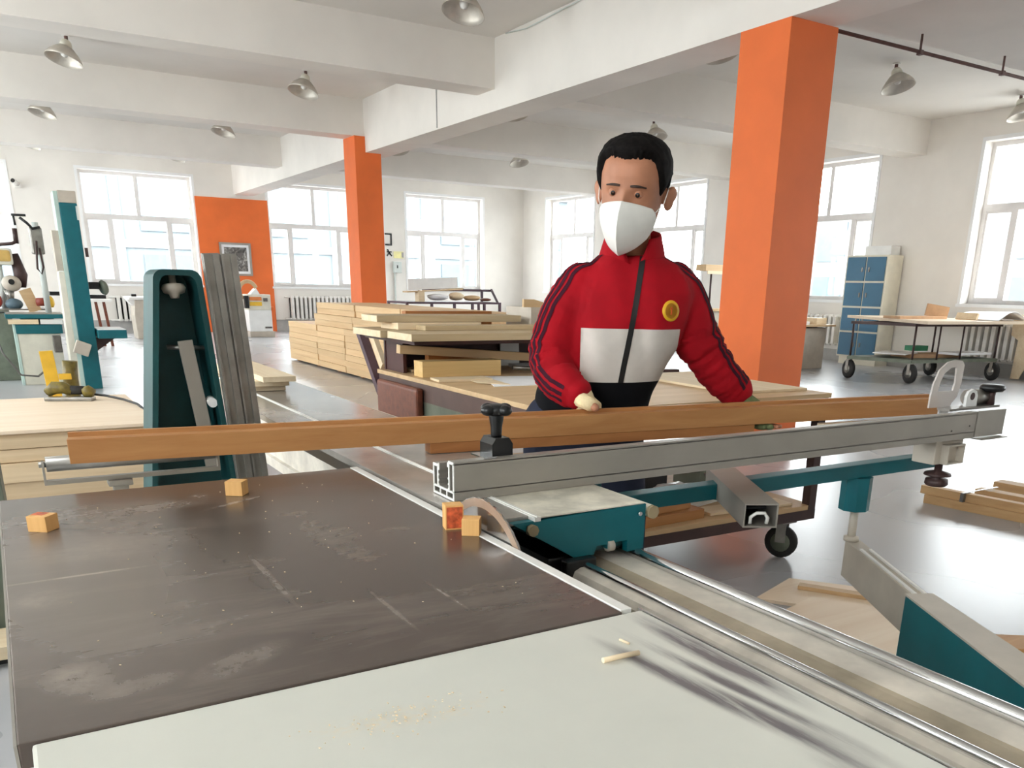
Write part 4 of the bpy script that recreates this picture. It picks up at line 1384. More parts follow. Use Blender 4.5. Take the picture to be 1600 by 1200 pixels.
MB().obox((.45, 13.22, 1.0), (.14, .02, .28), Matrix.Rotation(R(-18), 3, 'Y')).build('board', 'w_top', t)
MB().lathe([(.03, 0), (.07, .02), (.07, .07), (.04, .09), (0, .09)], (.62, 13.15, .98), 14, (1, -.2, .1)).build('yellow_knob', 'yellow', t)
MB().cyl((.52, 13.2, .98), (.62, 13.17, .985), .05, 14).build('red_disc', plain('brown_red_disc', (136, 60, 48), .5), t)
t = thing('old_machine', 'pale green machine base with a round port at the left edge', 'machine', (0.02, 14.8, 0))
MB().box(-.35, .24, 14.6, 15.3, .07, .72).build('case', 'teal_pale', t, .02)
MB().box(-.32, .2, 14.63, 15.28, 0, .07).build('plinth', 'rubber', t)
MB().cyl((.10, 14.585, .30), (.10, 14.6, .30), .07, 16).build('port', 'black', t)
MB().box(-.3, .22, 14.58, 15.3, .72, .86).build('top', 'greensteel', t, .01)
# vise bench beyond the bandsaw
t = thing('vise_bench', 'small bench with dark clamps and reddish legs beyond the bandsaw', 'bench', (1.8, 19.6, 0))
MB().box(1.45, 2.05, 19.4, 19.9, .84, .88).build('top', 'white', t)
for x in (1.52, 1.76, 1.9):
    MB().beam((x, 19.5, .84), (x + .06, 19.5, 0), .05, .05, (0, 1, 0)).build('leg', 'leather', t)
MB().box(1.50, 1.95, 19.42, 19.6, .90, .97).build('jaw', 'black', t, .01)
MB().box(1.60, 1.98, 19.42, 19.6, 1.10, 1.16).build('jaw', 'black', t, .01)
MB().box(1.55, 1.66, 19.45, 19.6, .88, 1.16).build('screw_post', 'black', t)
MB().box(1.0, 1.35, 19.42, 19.7, .95, 1.02).build('side_jaw', 'black', t)
# grey thicknesser near the far wall
t = thing('planer', 'grey planer with a flat top near the far left radiator', 'planer', (2.85, 21.7, 0))
MB().prism([(2.70, 0), (3.02, 0), (3.04, .5), (3.06, .84), (2.72, .84), (2.68, .5)], 21.55, 22.2, fy).build('base', 'beige', t, .02)
MB().box(2.60, 3.14, 21.5, 22.4, .84, .90).build('table', 'white', t, .01)
MB().prism([(2.58, .84), (2.75, .84), (2.75, .68), (2.66, .74)], 21.6, 22.1, fy).build('apron', 'white', t)
MB().box(2.95, 3.1, 21.7, 21.9, .90, 1.06).build('motor_cover', 'beige', t, .02)
MB().box(2.70, 2.80, 21.8, 21.9, .90, .96).build('knob', 'black', t, .01)
# edge sander on castors in front of the orange pier
t = thing('edge_sander', 'white edge sander with yellow panel and tan disc before the orange pier', 'sander', (5.45, 22.0, 0))
MB().box(5.20, 5.74, 21.8, 22.3, .13, .62).build('cabinet', 'plastic_lt', t, .01)
MB().box(5.19, 5.78, 21.78, 22.32, 0, .13).build('plinth', 'beige', t, .01)
MB().box(5.20, 5.74, 21.80, 22.3, .62, .98).build('upper_case', 'cream', t, .02)
MB().box(5.24, 5.52, 21.785, 21.80, .84, .92).build('orange_label', plain('orange_label', (222, 132, 72), .5), t)
MB().box(5.24, 5.52, 21.785, 21.80, .72, .81).build('yellow_label', 'yellow', t)
MB().box(5.56, 5.66, 21.785, 21.80, .82, .90).build('display', 'steel_dk', t)
MB().box(5.56, 5.72, 21.785, 21.80, .20, .24).build('dark_label', 'steel_dk', t)
MB().box(5.12, 5.22, 21.75, 21.9, .66, .95).build('switch', 'black', t, .02)
pts = [(5.25 + .20 * math.cos(a), 21.9, 1.05 + .22 * math.sin(a)) for a in [R(v) for v in range(20, 231, 15)]]
MB().tube(pts, .045, 10).build('belt_guard', plain('tan_belt', (196, 166, 128), .6), t)
MB().prism([(5.28, .98), (5.5, .98), (5.42, 1.12)], 21.82, 22.1, fy).build('hopper', 'plastic_lt', t)
MB().box(5.74, 5.82, 21.85, 22.1, .35, .70).build('side_wheel', 'orange', t, .02)
t = thing('fire_extinguisher', 'red fire extinguisher trolley beside the edge sander', 'extinguisher', (5.05, 22.8, 0))
MB().lathe([(.0, .02), (.13, .02), (.14, .06), (.14, .42), (.09, .52), (.03, .55), (.03, .6), (0, .6)], (5.02, 22.8, 0), 16).build('cylinder', 'red', t)
MB().tube([(4.93, 22.9, .05), (4.88, 22.9, .7), (4.90, 22.9, .98)], .015, 8).build('handle', 'darkmetal', t)
MB().box(4.9, 5.14, 22.7, 22.9, 0, .03).build('base', 'greensteel', t)
t = thing('standing_roll', 'small white roll standing left of the fire extinguisher', 'roll', (4.72, 22.9, 0))
MB().cyl((4.74, 22.9, 0), (4.74, 22.9, .72), .05, 12).build('post', 'pipewhite', t)
MB().cyl((4.74, 22.9, .72), (4.74, 22.9, .98), .10, 14).build('roll', 'plastic_lt', t)

# ------------------------------------------------------------------ far work tables in the middle
t = thing('steel_table', 'purple brown steel frame table piled with offcuts beyond the timber pile', 'table', (8.8, 18.5, 0))
MB().box(7.62, 9.95, 18.0, 19.1, .88, .92).build('table_top', 'purplesteel', t)
for x in (7.62, 9.9):
    for y in (18.0, 19.05):
        MB().box(x, x + .05, y, y + .05, 0, .88).build('leg', 'purplesteel', t)
for x in (8.2, 8.75, 9.2, 9.5):
    MB().box(x, x + .05, 18.0, 18.05, .70, .88).build('strut', 'purplesteel', t)
MB().box(8.2, 9.55, 18.0, 18.05, .68, .74).build('rail', 'purplesteel', t)
MB().beam((8.4, 18.9, 1.17), (10.15, 18.9, 1.17), .05, .05).build('upper_rail', 'purplesteel', t)
MB().beam((9.92, 18.1, .9), (10.18, 18.9, 1.19), .04, .04).build('brace', 'purplesteel', t)
MB().box(9.9, 9.95, 18.88, 18.93, .92, 1.16).build('post', 'purplesteel', t)
MB().box(8.3, 8.34, 18.88, 18.93, .92, 1.16).build('post', 'purplesteel', t)
plank('board', 7.8, 9.0, 18.3, 18.34, 1.19, 1.42, 'white', 'long white board resting on top of the steel table offcuts', 'board', tilt=R(-3))
plank('plank', 7.75, 9.1, 18.25, 18.5, 1.145, 1.17, 'w_top', 'plank lying under the white board on the steel table', tilt=R(-3))
plank('plank', 8.0, 8.14, 18.2, 18.4, .921, 1.14, 'w_pale', 'upright offcut under the plank on the steel table', 'offcut')
plank('plank', 8.05, 9.3, 18.6, 18.8, 1.195, 1.22, 'w_grey', 'long flat plank behind on the steel table')
for i, (x, w_, h_, mt, lb) in enumerate(((8.50, .5, .16, 'paper', 'crumpled white wrapping on the steel table'), (8.95, .35, .2, 'w_pale', 'pale shaped offcut on the steel table, left of the dark one'), (9.35, .4, .14, 'w_top', 'tan offcut at the right of the steel table'), (9.7, .25, .08, 'leather', 'reddish offcut at the right end of the steel table'))):
    mb = MB()
    v = []
    n, m = 14, 8
    for a_ in range(m + 1):
        th = math.pi * a_ / m
        for k in range(n):
            an = 2 * math.pi * k / n
            r = 1 + .35 * noise.noise(Vector((math.cos(an) * 2 + i * 5, math.sin(an) * 2, th * 2)))
            v.append((x + w_ / 2 * r * math.sin(th) * math.cos(an), 18.3 + .16 * r * math.sin(th) * math.sin(an), .935 + h_ / 2 * (1.05 + .9 * math.cos(th))))
    mb.add(v, [(a_ * n + k, (a_ + 1) * n + k, (a_ + 1) * n + (k + 1) % n, a_ * n + (k + 1) % n) for a_ in range(m) for k in range(n)], True)
    single(mb, 'offcut_heap', mt, (x, 18.3, .921), lb, 'offcut')
t = thing('side_table', 'low white topped table between the steel table and the worker', 'table', (11.2, 17.2, 0))
MB().box(10.5, 12.3, 16.6, 17.8, .95, 1.0).build('top', 'white', t)
for x in (10.55, 12.2):
    for y in (16.65, 17.7):
        MB().box(x, x + .05, y, y + .05, 0, .95).build('leg', 'beige', t)
# box desk and stand to the right of the column
t = thing('desk', 'grey beige box desk with papers right of the big orange column', 'desk', (11.9, 11.1, 0))
MB().box(11.45, 12.45, 10.68, 11.6, 0, .70).build('body', 'beige', t, .01)
MB().box(11.35, 12.6, 10.6, 11.75, .72, .75).build('top', 'w_top', t)
MB().box(11.5, 12.3, 10.75, 11.5, .70, .72).build('riser', 'maroon', t)
plank('parcel', 11.6, 12.15, 10.8, 11.3, .751, .80, 'white', 'flat white stack of boards on the box desk', 'board')
plank('parcel', 11.75, 12.05, 10.9, 11.25, .801, .95, 'plastic_lt', 'white carton on the flat stack on the desk', 'carton')
plank('parcel', 12.22, 12.52, 10.75, 11.15, .751, .86, 'w_pale', 'pale wood block at the right of the desk', 'block', rz=R(8))
t = thing('tool_stand', 'slender stand with a wooden head left of the big orange column', 'stand', (12.6, 14, 0))
MB().box(12.42, 13.1, 13.9, 14.2, 1.66, 1.78).build('head', 'w_top', t)
MB().box(12.46, 13.1, 13.88, 13.9, 1.60, 1.66).build('under_strip', 'w_pale', t)
MB().cyl((12.62, 13.95, .9), (12.62, 13.95, 1.6), .02, 8).build('post', 'darkmetal', t)
MB().box(12.4, 13.1, 13.8, 14.3, .0, .88).build('base_box', 'beige', t)
MB().box(12.36, 13.15, 13.75, 14.35, .88, .92).build('base_top', 'w_top', t)

# ------------------------------------------------------------------ blue locker
t = thing('locker', 'blue and cream locker cabinet by the right wall', 'locker', (13.9, 11.0, 0))
LXf, LY0, LY1, LZ0, LZ1 = 13.70, 10.54, 11.44, .14, 1.95
MB().box(LXf, RX - .03, LY0, LY1, LZ0, LZ1).build('carcass', 'lockcream', t, .004)
MB().box(LXf + .05, RX - .05, LY0 + .03, LY1 - .03, 0, LZ0).build('plinth', 'lockcream', t)
rows = 4
for r_i in range(rows):
    for c_i in range(2):
        y0 = LY0 + .03 + c_i * (LY1 - LY0 - .03) / 2
        y1 = y0 + (LY1 - LY0 - .06) / 2 - .015
        z0 = LZ0 + .03 + r_i * (LZ1 - LZ0 - .03) / rows
        z1 = z0 + (LZ1 - LZ0 - .03) / rows - .035
        dr = MB().box(LXf - .018, LXf - .001, y0, y1, z0, z1).build('door', 'blue', t, .004)
        hy = y1 - .08 if c_i == 0 else y0 + .04
        MB().box(LXf - .028, LXf - .018, hy, hy + .03, (z0 + z1) / 2 - .05, (z0 + z1) / 2 + .03).build('handle', 'steel_dk', dr)
plank('parcel', 13.85, 14.1, 10.62, 11.18, LZ1 + .001, LZ1 + .16, 'plastic_lt', 'white carton on top of the blue locker', 'carton')

# ------------------------------------------------------------------ sheet trolley on wheels at right
tr = thing('sheet_trolley', 'two tier trolley on rubber wheels stacked with sheets at right', 'trolley', (12.4, 8.7, 0))
A, B, Cc = Vector((11.42, 9.30, 0)), Vector((11.64, 8.30, 0)), Vector((13.45, 8.06, 0))
D = A + Cc - B
for nm, p in (('a', A), ('b', B), ('c', Cc), ('d', D)):
    q = p + (Vector((12.4, 8.7, 0)) - p) * .03
    MB().cyl((q.x, q.y, .30), (q.x, q.y, .86), .016, 8).build('post', 'darkmetal', tr)
    cw = MB().lathe([(.05, -.035), (.12, -.035), (.145, -.018), (.145, .018), (.12, .035), (.05, .035)], (q.x, q.y, .1455), 20, (.95, -.25, 0)).build('caster_wheel', 'rubber', tr)
    MB().lathe([(0, -.038), (.07, -.037), (.07, .037), (0, .038)], (q.x, q.y, .1455), 14, (.95, -.25, 0)).build('hub', 'steel', cw)
    MB().box(q.x - .03, q.x + .03, q.y - .03, q.y + .03, .285, .30).box(q.x - .052, q.x - .044, q.y - .02, q.y + .03, .13, .29).build('caster_fork', 'steel', cw)
for p, q in ((A, B), (B, Cc), (Cc, D), (D, A)):
    MB().beam(p + Vector((0, 0, .32)), q + Vector((0, 0, .32)), .04, .045).build('lower_rail', 'greensteel', tr)
    MB().beam(p + Vector((0, 0, .855)), q + Vector((0, 0, .855)), .04, .04).build('upper_rail', 'darkmetal', tr)
MB().prism([(A.x, A.y), (B.x, B.y), (Cc.x, Cc.y), (D.x, D.y)], .335, .35, lambda u, v, e: (u, v, e)).build('lower_deck', 'greensteel', tr)
for f in (.28, .55):
    p, q = B + (Cc - B) * f, A + (D - A) * f
    MB().cyl((p.x, p.y, .33), (p.x, p.y, .85), .013, 8).build('post', 'darkmetal', tr)
tp = [Vector((11.50, 8.02, 0)), Vector((13.75, 7.80, 0)), Vector((13.60, 10.1, 0)), Vector((12.75, 10.5, 0))]
MB().prism([(p.x, p.y) for p in tp], .877, .922, lambda u, v, e: (u, v, e)).build('top_sheet', 'w_ply', tr)
plank('plank', 11.95, 12.95, 8.75, 9.1, .923, .962, 'cardboard', 'flat brown plank on the left of the trolley top', rz=R(-8))
plank('carton_flap', 12.72, 13.10, 8.85, 8.89, .945, 1.13, 'cardboard', 'brown cardboard piece propped up on the trolley top', 'cardboard', rz=R(-25), tilt=R(8))
plank('strip', 12.80, 12.84, 8.1, 8.45, .93, 1.03, 'w_pale', 'thin pale strip standing beside the white sheet on the trolley', 'strip', tilt=R(20))
cur = MB()
v = []
n, m = 12, 6
for i in range(n + 1):
    for j in range(m + 1):
        u, w_ = i / n, j / m
        x = 12.98 + .78 * u
        y = 7.85 + .75 * w_
        v.append((x, y, .934 + .13 * math.sin(math.pi * u) ** 1.2 * (1 - .3 * w_) + .02 * w_))
v2 = [(a, b, c_ - .006) for a, b, c_ in v]
N = len(v)
fs = []
for i in range(n):
    for j in range(m):
        a = i * (m + 1) + j
        fs.append((a, a + 1, a + m + 2, a + m + 1))
        fs.append((N + a, N + a + m + 1, N + a + m + 2, N + a + 1))
for i in range(n):
    a = i * (m + 1)
    fs.append((a, a + m + 1, N + a + m + 1, N + a))
    a += m
    fs.append((a, N + a, N + a + m + 1, a + m + 1))
cur.add(v + v2, fs, True)
single(cur, 'curled_sheet', 'paper', (13.3, 8.2, .92), 'curled white sheet on the right of the trolley top', 'sheet')
plank('plank', 12.0, 13.0, 8.45, 8.9, .351, .40, 'cardboard', 'brown boards on the lower trolley tier', 'board', rz=R(-10))
plank('plank', 12.6, 13.4, 8.15, 8.5, .401, .435, 'paper', 'white sheets on the right of the lower trolley tier', 'sheet', rz=R(-6))
plank('green_case', 12.55, 12.85, 8.9, 9.1, .42, .50, 'greenp', 'green case on the lower trolley tier', 'case', rz=R(-10))
plank('plank', 11.65, 12.3, 8.6, 9.1, .401, .42, 'white', 'white offcut sheets on the left of the lower trolley tier', 'sheet', rz=R(20))
single(MB().prism([(8.75, 1.02), (8.12, 1.0), (8.05, .40), (7.95, .36), (7.98, .02), (8.12, .02), (8.18, .55), (8.3, .56), (8.5, .02), (8.64, .02), (8.62, .62), (8.75, .7)], 13.86, 13.88, lambda u, v, e: (e, u - .62, v)), 'cut_sheet', 'w_pale', (13.87, 7.7, .02), 'pale cut out sheet with two legs leaning at the right edge', 'sheet')

# ------------------------------------------------------------------ timber on the floor at right
Lr = Vector((5.07 - 4.99, 2.68 - 3.29, 0))


def floorbat(p0, dirn, L_, w_, z0, h_, mat, lab, group='battens bundled on the floor at right'):
    d_ = Vector(dirn).normalized()
    p0 = Vector((p0[0], p0[1], z0 + h_ / 2))
    mb = MB().beam(p0, p0 + d_ * L_, w_, h_)
    return single(mb, 'batten', mat, (p0.x, p0.y, z0), lab, 'batten', group, .002)


dn = (.13, -1.0, 0)
floorbat((5.02, 3.32), dn, 2.4, .06, 0, .055, 'w_floor_y', 'lowest front batten of the bundle on the floor at right')
floorbat((5.03, 3.36), dn, 2.4, .055, .0555, .052, 'w_floor_y', 'upper front batten of the floor bundle, tied with a strap')
floorbat((5.09, 3.20), dn, 2.3, .055, 0, .055, 'w_floor_y', 'second batten row of the floor bundle at right')
floorbat((5.33, 3.16), dn, 2.2, .09, .0, .095, 'w_floor_y', 'thicker short batten behind the strapped ones at right')
floorbat((5.70, 3.25), dn, 2.2, .12, .0, .09, 'w_floor_y', 'rearmost timber of the floor bundle at the right edge')
single(MB().box(5.018, 5.085, 3.06, 3.085, .0535, .110).box(5.015, 5.4, 3.065, 3.08, .1095, .112), 'strap', 'steel_dk', (5.05, 3.07, .05), 'dark strap round the front battens at right', 'strap')
single(MB().prism([(2.66, 2.50), (3.00, 2.62), (3.32, 2.20), (2.98, 2.06)], 0.001, .016, lambda u, v, e: (u, v, e)), 'plywood_offcut', 'w_ply', (3.0, 2.35, 0), 'plywood offcut on the floor under the bench wheel', 'plywood')
single(MB().prism([(2.62, 2.30), (2.86, 2.36), (3.10, 2.00), (2.66, 1.62), (2.30, 1.72)], .017, .032, lambda u, v, e: (u, v, e)), 'plywood_offcut', 'w_ply', (2.8, 2.0, .016), 'larger plywood offcut lying over the other by the rail', 'plywood')
single(MB().beam((2.93, 2.50, .026), (3.17, 2.12, .026), .05, .018), 'strip', 'w_top', (2.97, 2.25, .017), 'tan strip lying on the plywood offcut on the floor', 'strip')
plank('plank', 2.75, 3.6, 1.40, 1.56, 0, .03, 'w_stack', 'lowest plank on the floor behind the teal arm', rz=R(-38))
plank('plank', 2.72, 3.6, 1.46, 1.60, .031, .06, 'w_floor', 'upper plank on the floor behind the teal arm', rz=R(-34))
# things glimpsed left of the saw
plank('crate', -.62, -.06, 3.54, 4.1, 0, .62, 'greensteel', 'grey green crate beside the left edge of the saw', 'crate')
plank('plank', -.8, -.075, 3.30, 3.50, .031, .078, 'w_pale', 'pale plank end at the lower left edge beside the saw', 'plank')
plank('bearer', -.7, -.085, 3.34, 3.47, 0, .030, 'rubber', 'dark bearer added as the shade under the pale plank left of the saw', 'bearer')  # black strip stands in for the shadow below the plank

# ------------------------------------------------------------------ the worker
M['skin'] = plain('weathered_skin', (170, 116, 88), 0.5, var=0.06, scale=14, spec=0.35)
M['hair'] = plain('short_black_hair', (15, 12, 11), 0.75, var=0.5, scale=90, spec=0.12, bmp=0.3)
M['jred'] = plain('red_fleece', (160, 9, 25), 0.85, var=0.06, scale=10, spec=0.2, bmp=0.06)
M['jwhite'] = plain('grey_white_panel_fabric', (206, 198, 190), 0.85, var=0.05, scale=9, spec=0.2)
M['jblack'] = plain('black_panel_fabric', (14, 14, 17), 0.85, var=0.1, spec=0.15)
M['jstripe'] = plain('dark_purple_stripe_fabric', (58, 20, 34), 0.85, var=0.08, spec=0.15)
M['zip'] = plain('black_zip', (16, 14, 15), 0.5, var=0.1)
M['trouser'] = plain('navy_trouser_fabric', (38, 42, 58), 0.85, var=0.1, scale=12, spec=0.2)
M['shoe'] = plain('dark_work_shoe', (34, 30, 30), 0.5, var=0.1)
M['mask'] = plain('white_face_mask', (234, 232, 226), 0.8, var=0.015, scale=20, spec=0.2)
M['glove'] = plain('cream_cotton_glove', (226, 206, 164), 0.9, var=0.08, scale=40, spec=0.15)
M['glove_g'] = plain('grey_green_glove', (104, 112, 76), 0.9, var=0.1, scale=40, spec=0.15)
M['badge'] = plain('yellow_badge', (226, 176, 32), 0.6, var=0.05)
M['badge2'] = plain('orange_badge_mark', (214, 96, 28), 0.6, var=0.05)
M['eyewhite'] = plain('eye_white', (186, 172, 162), 0.3, var=0.02)
M['iris'] = plain('dark_iris', (26, 16, 12), 0.2, var=0.05)
M['brow'] = plain('black_eyebrow', (60, 42, 34), 0.7, var=0.2, scale=80)

RT = Vector((.848, -.530, 0))      # towards his left (image right)
FT = Vector((-.530, -.848, 0))     # out of his chest


def ring(c, a, b, n=28, rx=RT, ry=FT, e=2.3):
    out = []
    for k in range(n):
        t = 2 * math.pi * k / n
        ct, st = math.cos(t), math.sin(t)
        x = a * math.copysign(abs(ct) ** (2 / e), ct)
        y = b * math.copysign(abs(st) ** (2 / e), st)
        out.append(Vector(c) + rx * x + ry * y)
    return out


def loft(mb, rings):
    n = len(rings[0])
    vs = [p for r in rings for p in r]
    fs = []
    for i in range(len(rings) - 1):
        for k in range(n):
            k2 = (k + 1) % n
            fs.append((i * n + k, i * n + k2, (i + 1) * n + k2, (i + 1) * n + k))
    fs.append(tuple(reversed(range(n))))
    fs.append(tuple((len(rings) - 1) * n + k for k in range(n)))
    mb.add(vs, fs, True)
    return mb


def smooth_path(pts, rads, sub=5):
    """Catmull-Rom through joints"""
    P = [Vector(p) for p in pts]
    out, rr_ = [], []
    for i in range(len(P) - 1):
        p0, p1, p2, p3 = P[max(0, i - 1)], P[i], P[i + 1], P[min(len(P) - 1, i + 2)]
        for k in range(sub):
            t = k / sub
            out.append(0.5 * ((2 * p1) + (-p0 + p2) * t + (2 * p0 - 5 * p1 + 4 * p2 - p3) * t * t + (-p0 + 3 * p1 - 3 * p2 + p3) * t ** 3))
            rr_.append(rads[i] + (rads[i + 1] - rads[i]) * t)
    out.append(P[-1])
    rr_.append(rads[-1])
    return out, rr_


def limb(mb, pts, rads, n=16, sub=5):
    p, r = smooth_path(pts, rads, sub)
    mb.tube(p, r, n)
    mb.ell(p[0], (r[0],) * 3, 14, 8)
    mb.ell(p[-1], (r[-1],) * 3, 14, 8)
    return mb


def remeshed(mb, voxel, smooth=4, fac=.5):
    me = bpy.data.meshes.new('tmp')
    me.from_pydata(mb.v, [], mb.f)
    bm = bmesh.new()
    bm.from_mesh(me)
    bmesh.ops.recalc_face_normals(bm, faces=bm.faces)
    bm.to_mesh(me)
    bm.free()
    o = bpy.data.objects.new('tmp', me)
    COL.objects.link(o)
    md = o.modifiers.new('r', 'REMESH')
    md.mode = 'VOXEL'
    md.voxel_size = voxel
    if smooth:
        s_ = o.modifiers.new('s', 'SMOOTH')
        s_.iterations = smooth
        s_.factor = fac
    dg = bpy.context.evaluated_depsgraph_get()
    dg.update()
    ev = o.evaluated_get(dg)
    out = bpy.data.meshes.new_from_object(ev)
    bpy.data.objects.remove(o)
    return out


def meshobj(me, name, mat, parent, smooth=True):
    org = ORG.get(parent, Vector((0, 0, 0))) if parent else Vector((0, 0, 0))
    for v in me.vertices:
        v.co -= org
    me.materials.clear()
    me.materials.append(M[mat])
    me.polygons.foreach_set('use_smooth', [smooth] * len(me.polygons))
    me.polygons.foreach_set('material_index', [0] * len(me.polygons))
    me.name = name
    o = bpy.data.objects.new(name, me)
    COL.objects.link(o)
    if parent:
        o.parent = parent
    ORG[o] = org
    return o


# -- head frame
HC = Vector((1.600, 2.122, 1.566))
HF = Vector((-.755, -.64, -.17)).normalized()
HV = Vector((.085, -.055, 1))
HU = (HV - HF * HF.dot(HV)).normalized()
HL = HU.cross(HF)           # his left, image right
HS = 1.08


def hp(x, y, h):
    return HC + HL * (x * 1.22) + HF * (y * 1.14) + HU * (h * 1.0)


PROF = [(-.148, .020, .072, .010), (-.138, .034, .084, .022), (-.115, .050, .089, .050), (-.085, .060, .089, .075), (-.05, .066, .088, .089),
        (-.02, .070, .087, .098), (.01, .073, .090, .103), (.04, .0745, .0915, .104), (.07, .072, .086, .099), (.095, .062, .072, .086), (.113, .045, .051, .064),
        (.123, .026, .029, .037), (.127, .008, .009, .012)]


def prof(h):
    if h <= PROF[0][0]:
        return PROF[0][1:]
    for p, q in zip(PROF, PROF[1:]):
        if h <= q[0]:
            t = (h - p[0]) / (q[0] - p[0])
            return tuple(p[i] + (q[i] - p[i]) * t for i in (1, 2, 3))
    return PROF[-1][1:]


def g(x, s):
    return math.exp(-(x / s) ** 2)


def headpt(t, h):
    a, f, b = prof(h)
    ct, st = math.cos(t), math.sin(t)
    e = 2 / 2.25
    x = a * math.copysign(abs(ct) ** e, ct)
    y = (f if st > 0 else b) * math.copysign(abs(st) ** e, st)
    if st > 0:
        w_ = st
        # brow, sockets, nose, cheek bones
        y += w_ * .0045 * (g(abs(x) - .030, .018) * g(h - .014, .010))
        y -= w_ * .0060 * (g(abs(x) - .0285, .015) * g(h + .002, .011))
        nh = max(0, min(1, (.012 - h) / .055)) * (1 if h > -.052 else g(h + .052, .010))
        y += .030 * nh * g(x, .0115) + .003 * g(x, .011) * g(h - .0, .02)
        y += w_ * .004 * g(abs(x) - .048, .016) * g(h + .040, .016)
    return x, y, h


body = MB()
rings_ = []
for i in range(61):
    h = -.148 + (.127 + .148) * i / 60
    rings_.append([hp(*headpt(2 * math.pi * k / 72, h)) for k in range(72)])
loft(body, rings_)
for sgn in (-1, 1):
    em = Matrix((HL * sgn, HF, HU)).transposed() @ Matrix.Rotation(R(36), 3, 'Z') @ Matrix.Rotation(R(8), 3, 'X')
    body.ell(hp(.085 * sgn, -.018, -.018), (.0075, .021, .034), 16, 12, em)
    body.ell(hp(.089 * sgn, -.023, -.006), (.0095, .020, .022), 14, 10, em)
NECK0 = hp(0, -.030, -.085)
NECK1 = Vector((1.662, 2.195, 1.37))
limb(body, [NECK0, (NECK0 + NECK1) / 2, NECK1], [.056, .055, .064])
# slim torso, arms and legs that carry the clothes
loft(body, [ring(c, a, b) for c, a, b in (((1.570, 2.285, .84), .14, .09), ((1.59, 2.255, 1.0), .13, .09), ((1.640, 2.195, 1.2), .15, .09), ((1.655, 2.192, 1.31), .15, .08), ((1.66, 2.19, 1.37), .08, .07))])
SHR, ELR, WRR = Vector((1.500, 2.255, 1.300)), Vector((1.402, 2.225, 1.065)), Vector((1.418, 2.108, 1.004))      # his right arm, image left
SHL, ELL, WRL = Vector((1.795, 2.130, 1.315)), Vector((1.868, 2.105, 1.130)), Vector((2.005, 2.055, .985))      # his left arm, image right
limb(body, [SHR, ELR, WRR], [.05, .04, .028])
limb(body, [SHL, ELL, WRL], [.05, .04, .028])


def finger(mb, pts, r0, r1):
    n_ = len(pts)
    rr_ = [r0 + (r1 - r0) * i / (n_ - 1) for i in range(n_)]
    p, r = smooth_path(pts, rr_, 4)
    mb.tube(p, r, 10)
    mb.ell(p[0], (r[0],) * 3, 10, 6)
    mb.ell(p[-1], (r[-1],) * 3, 10, 6)


# right hand (image left): palm behind the batten, thumb over its top towards the viewer
RHAND = []
palmR = [WRR, Vector((1.432, 2.098, .990)), Vector((1.448, 2.090, .970))]
for k, (ox, ln) in enumerate(((-.028, .92), (-.009, 1.0), (.011, .95), (.030, .8))):
    b0 = Vector((1.448 + ox * .99, 2.090 - ox * .127 - .0, .968))
    RHAND.append([b0, b0 + Vector((.002, -.004, -.022 * ln)), b0 + Vector((.003, -.006, -.044 * ln)), b0 + Vector((.003, -.007, -.064 * ln))])
thumbR = [Vector((1.414, 2.098, .990)), Vector((1.412, 2.066, .988)), Vector((1.418, 2.038, .980)), Vector((1.423, 2.018, .972))]
for f in RHAND:
    finger(body, f, .0088, .0074)
finger(body, thumbR, .0150, .0125)
for a_, b_ in zip(RHAND, RHAND[1:]):
    limb(body, [WRR, (a_[0] + b_[0]) / 2], [.018, .0105], 10, 3)
limb(body, palmR, [.026, .022, .014], 12, 3)
# left hand (image right): fingers curled under the batten, palm behind it
LHAND = []
for k, (ox, ln) in enumerate(((-.029, .8), (-.010, .95), (.010, 1.0), (.029, .92))):
    x = 2.052 + ox
    yb_ = 2.18 - .12734 * (x - .10) + .058      # rear face of the batten
    LHAND.append([Vector((x, yb_ + .016, .935)), Vector((x + .002, yb_ + .012, .900)), Vector((x + .003, yb_ - .012, .8885)), Vector((x + .003, yb_ - .038 * ln, .8865)), Vector((x + .003, yb_ - .064 * ln, .8880))])
thumbL = [Vector((2.008, 2.032, .950)), Vector((2.03, 2.022, .946)), Vector((2.055, 2.017, .940)), Vector((2.075, 2.013, .936))]
for f in LHAND:
    finger(body, f, .0088, .0074)
finger(body, thumbL, .0125, .0095)
for a_, b_ in zip(LHAND, LHAND[1:]):
    limb(body, [WRL, (a_[0] + b_[0]) / 2], [.018, .0105], 10, 3)
limb(body, [WRL, Vector((2.03, 2.03, .955)), Vector((2.05, 2.022, .938))], [.026, .021, .014], 12, 3)
HIPS = [(Vector((1.655, 2.245, .86)), Vector((1.69, 2.215, .47)), Vector((1.70, 2.30, .07))), (Vector((1.480, 2.330, .86)), Vector((1.455, 2.335, .47)), Vector((1.44, 2.42, .07)))]
for h, k, a_ in HIPS:
    limb(body, [h, k, a_], [.07, .05, .036])
    limb(body, [a_, a_ + FT * .05 + Vector((0, 0, -.030))], [.030, .022], 12, 3)
bme = remeshed(body, .0048, 2, .4)
person = meshobj(bme, 'person', 'skin', None)
base = Vector((1.57, 2.32, 0))
for v in person.data.vertices:
    v.co -= base
person.location = base
ORG[person] = base
tag(person, 'masked worker in a red and white track jacket leaning over the saw', 'person')

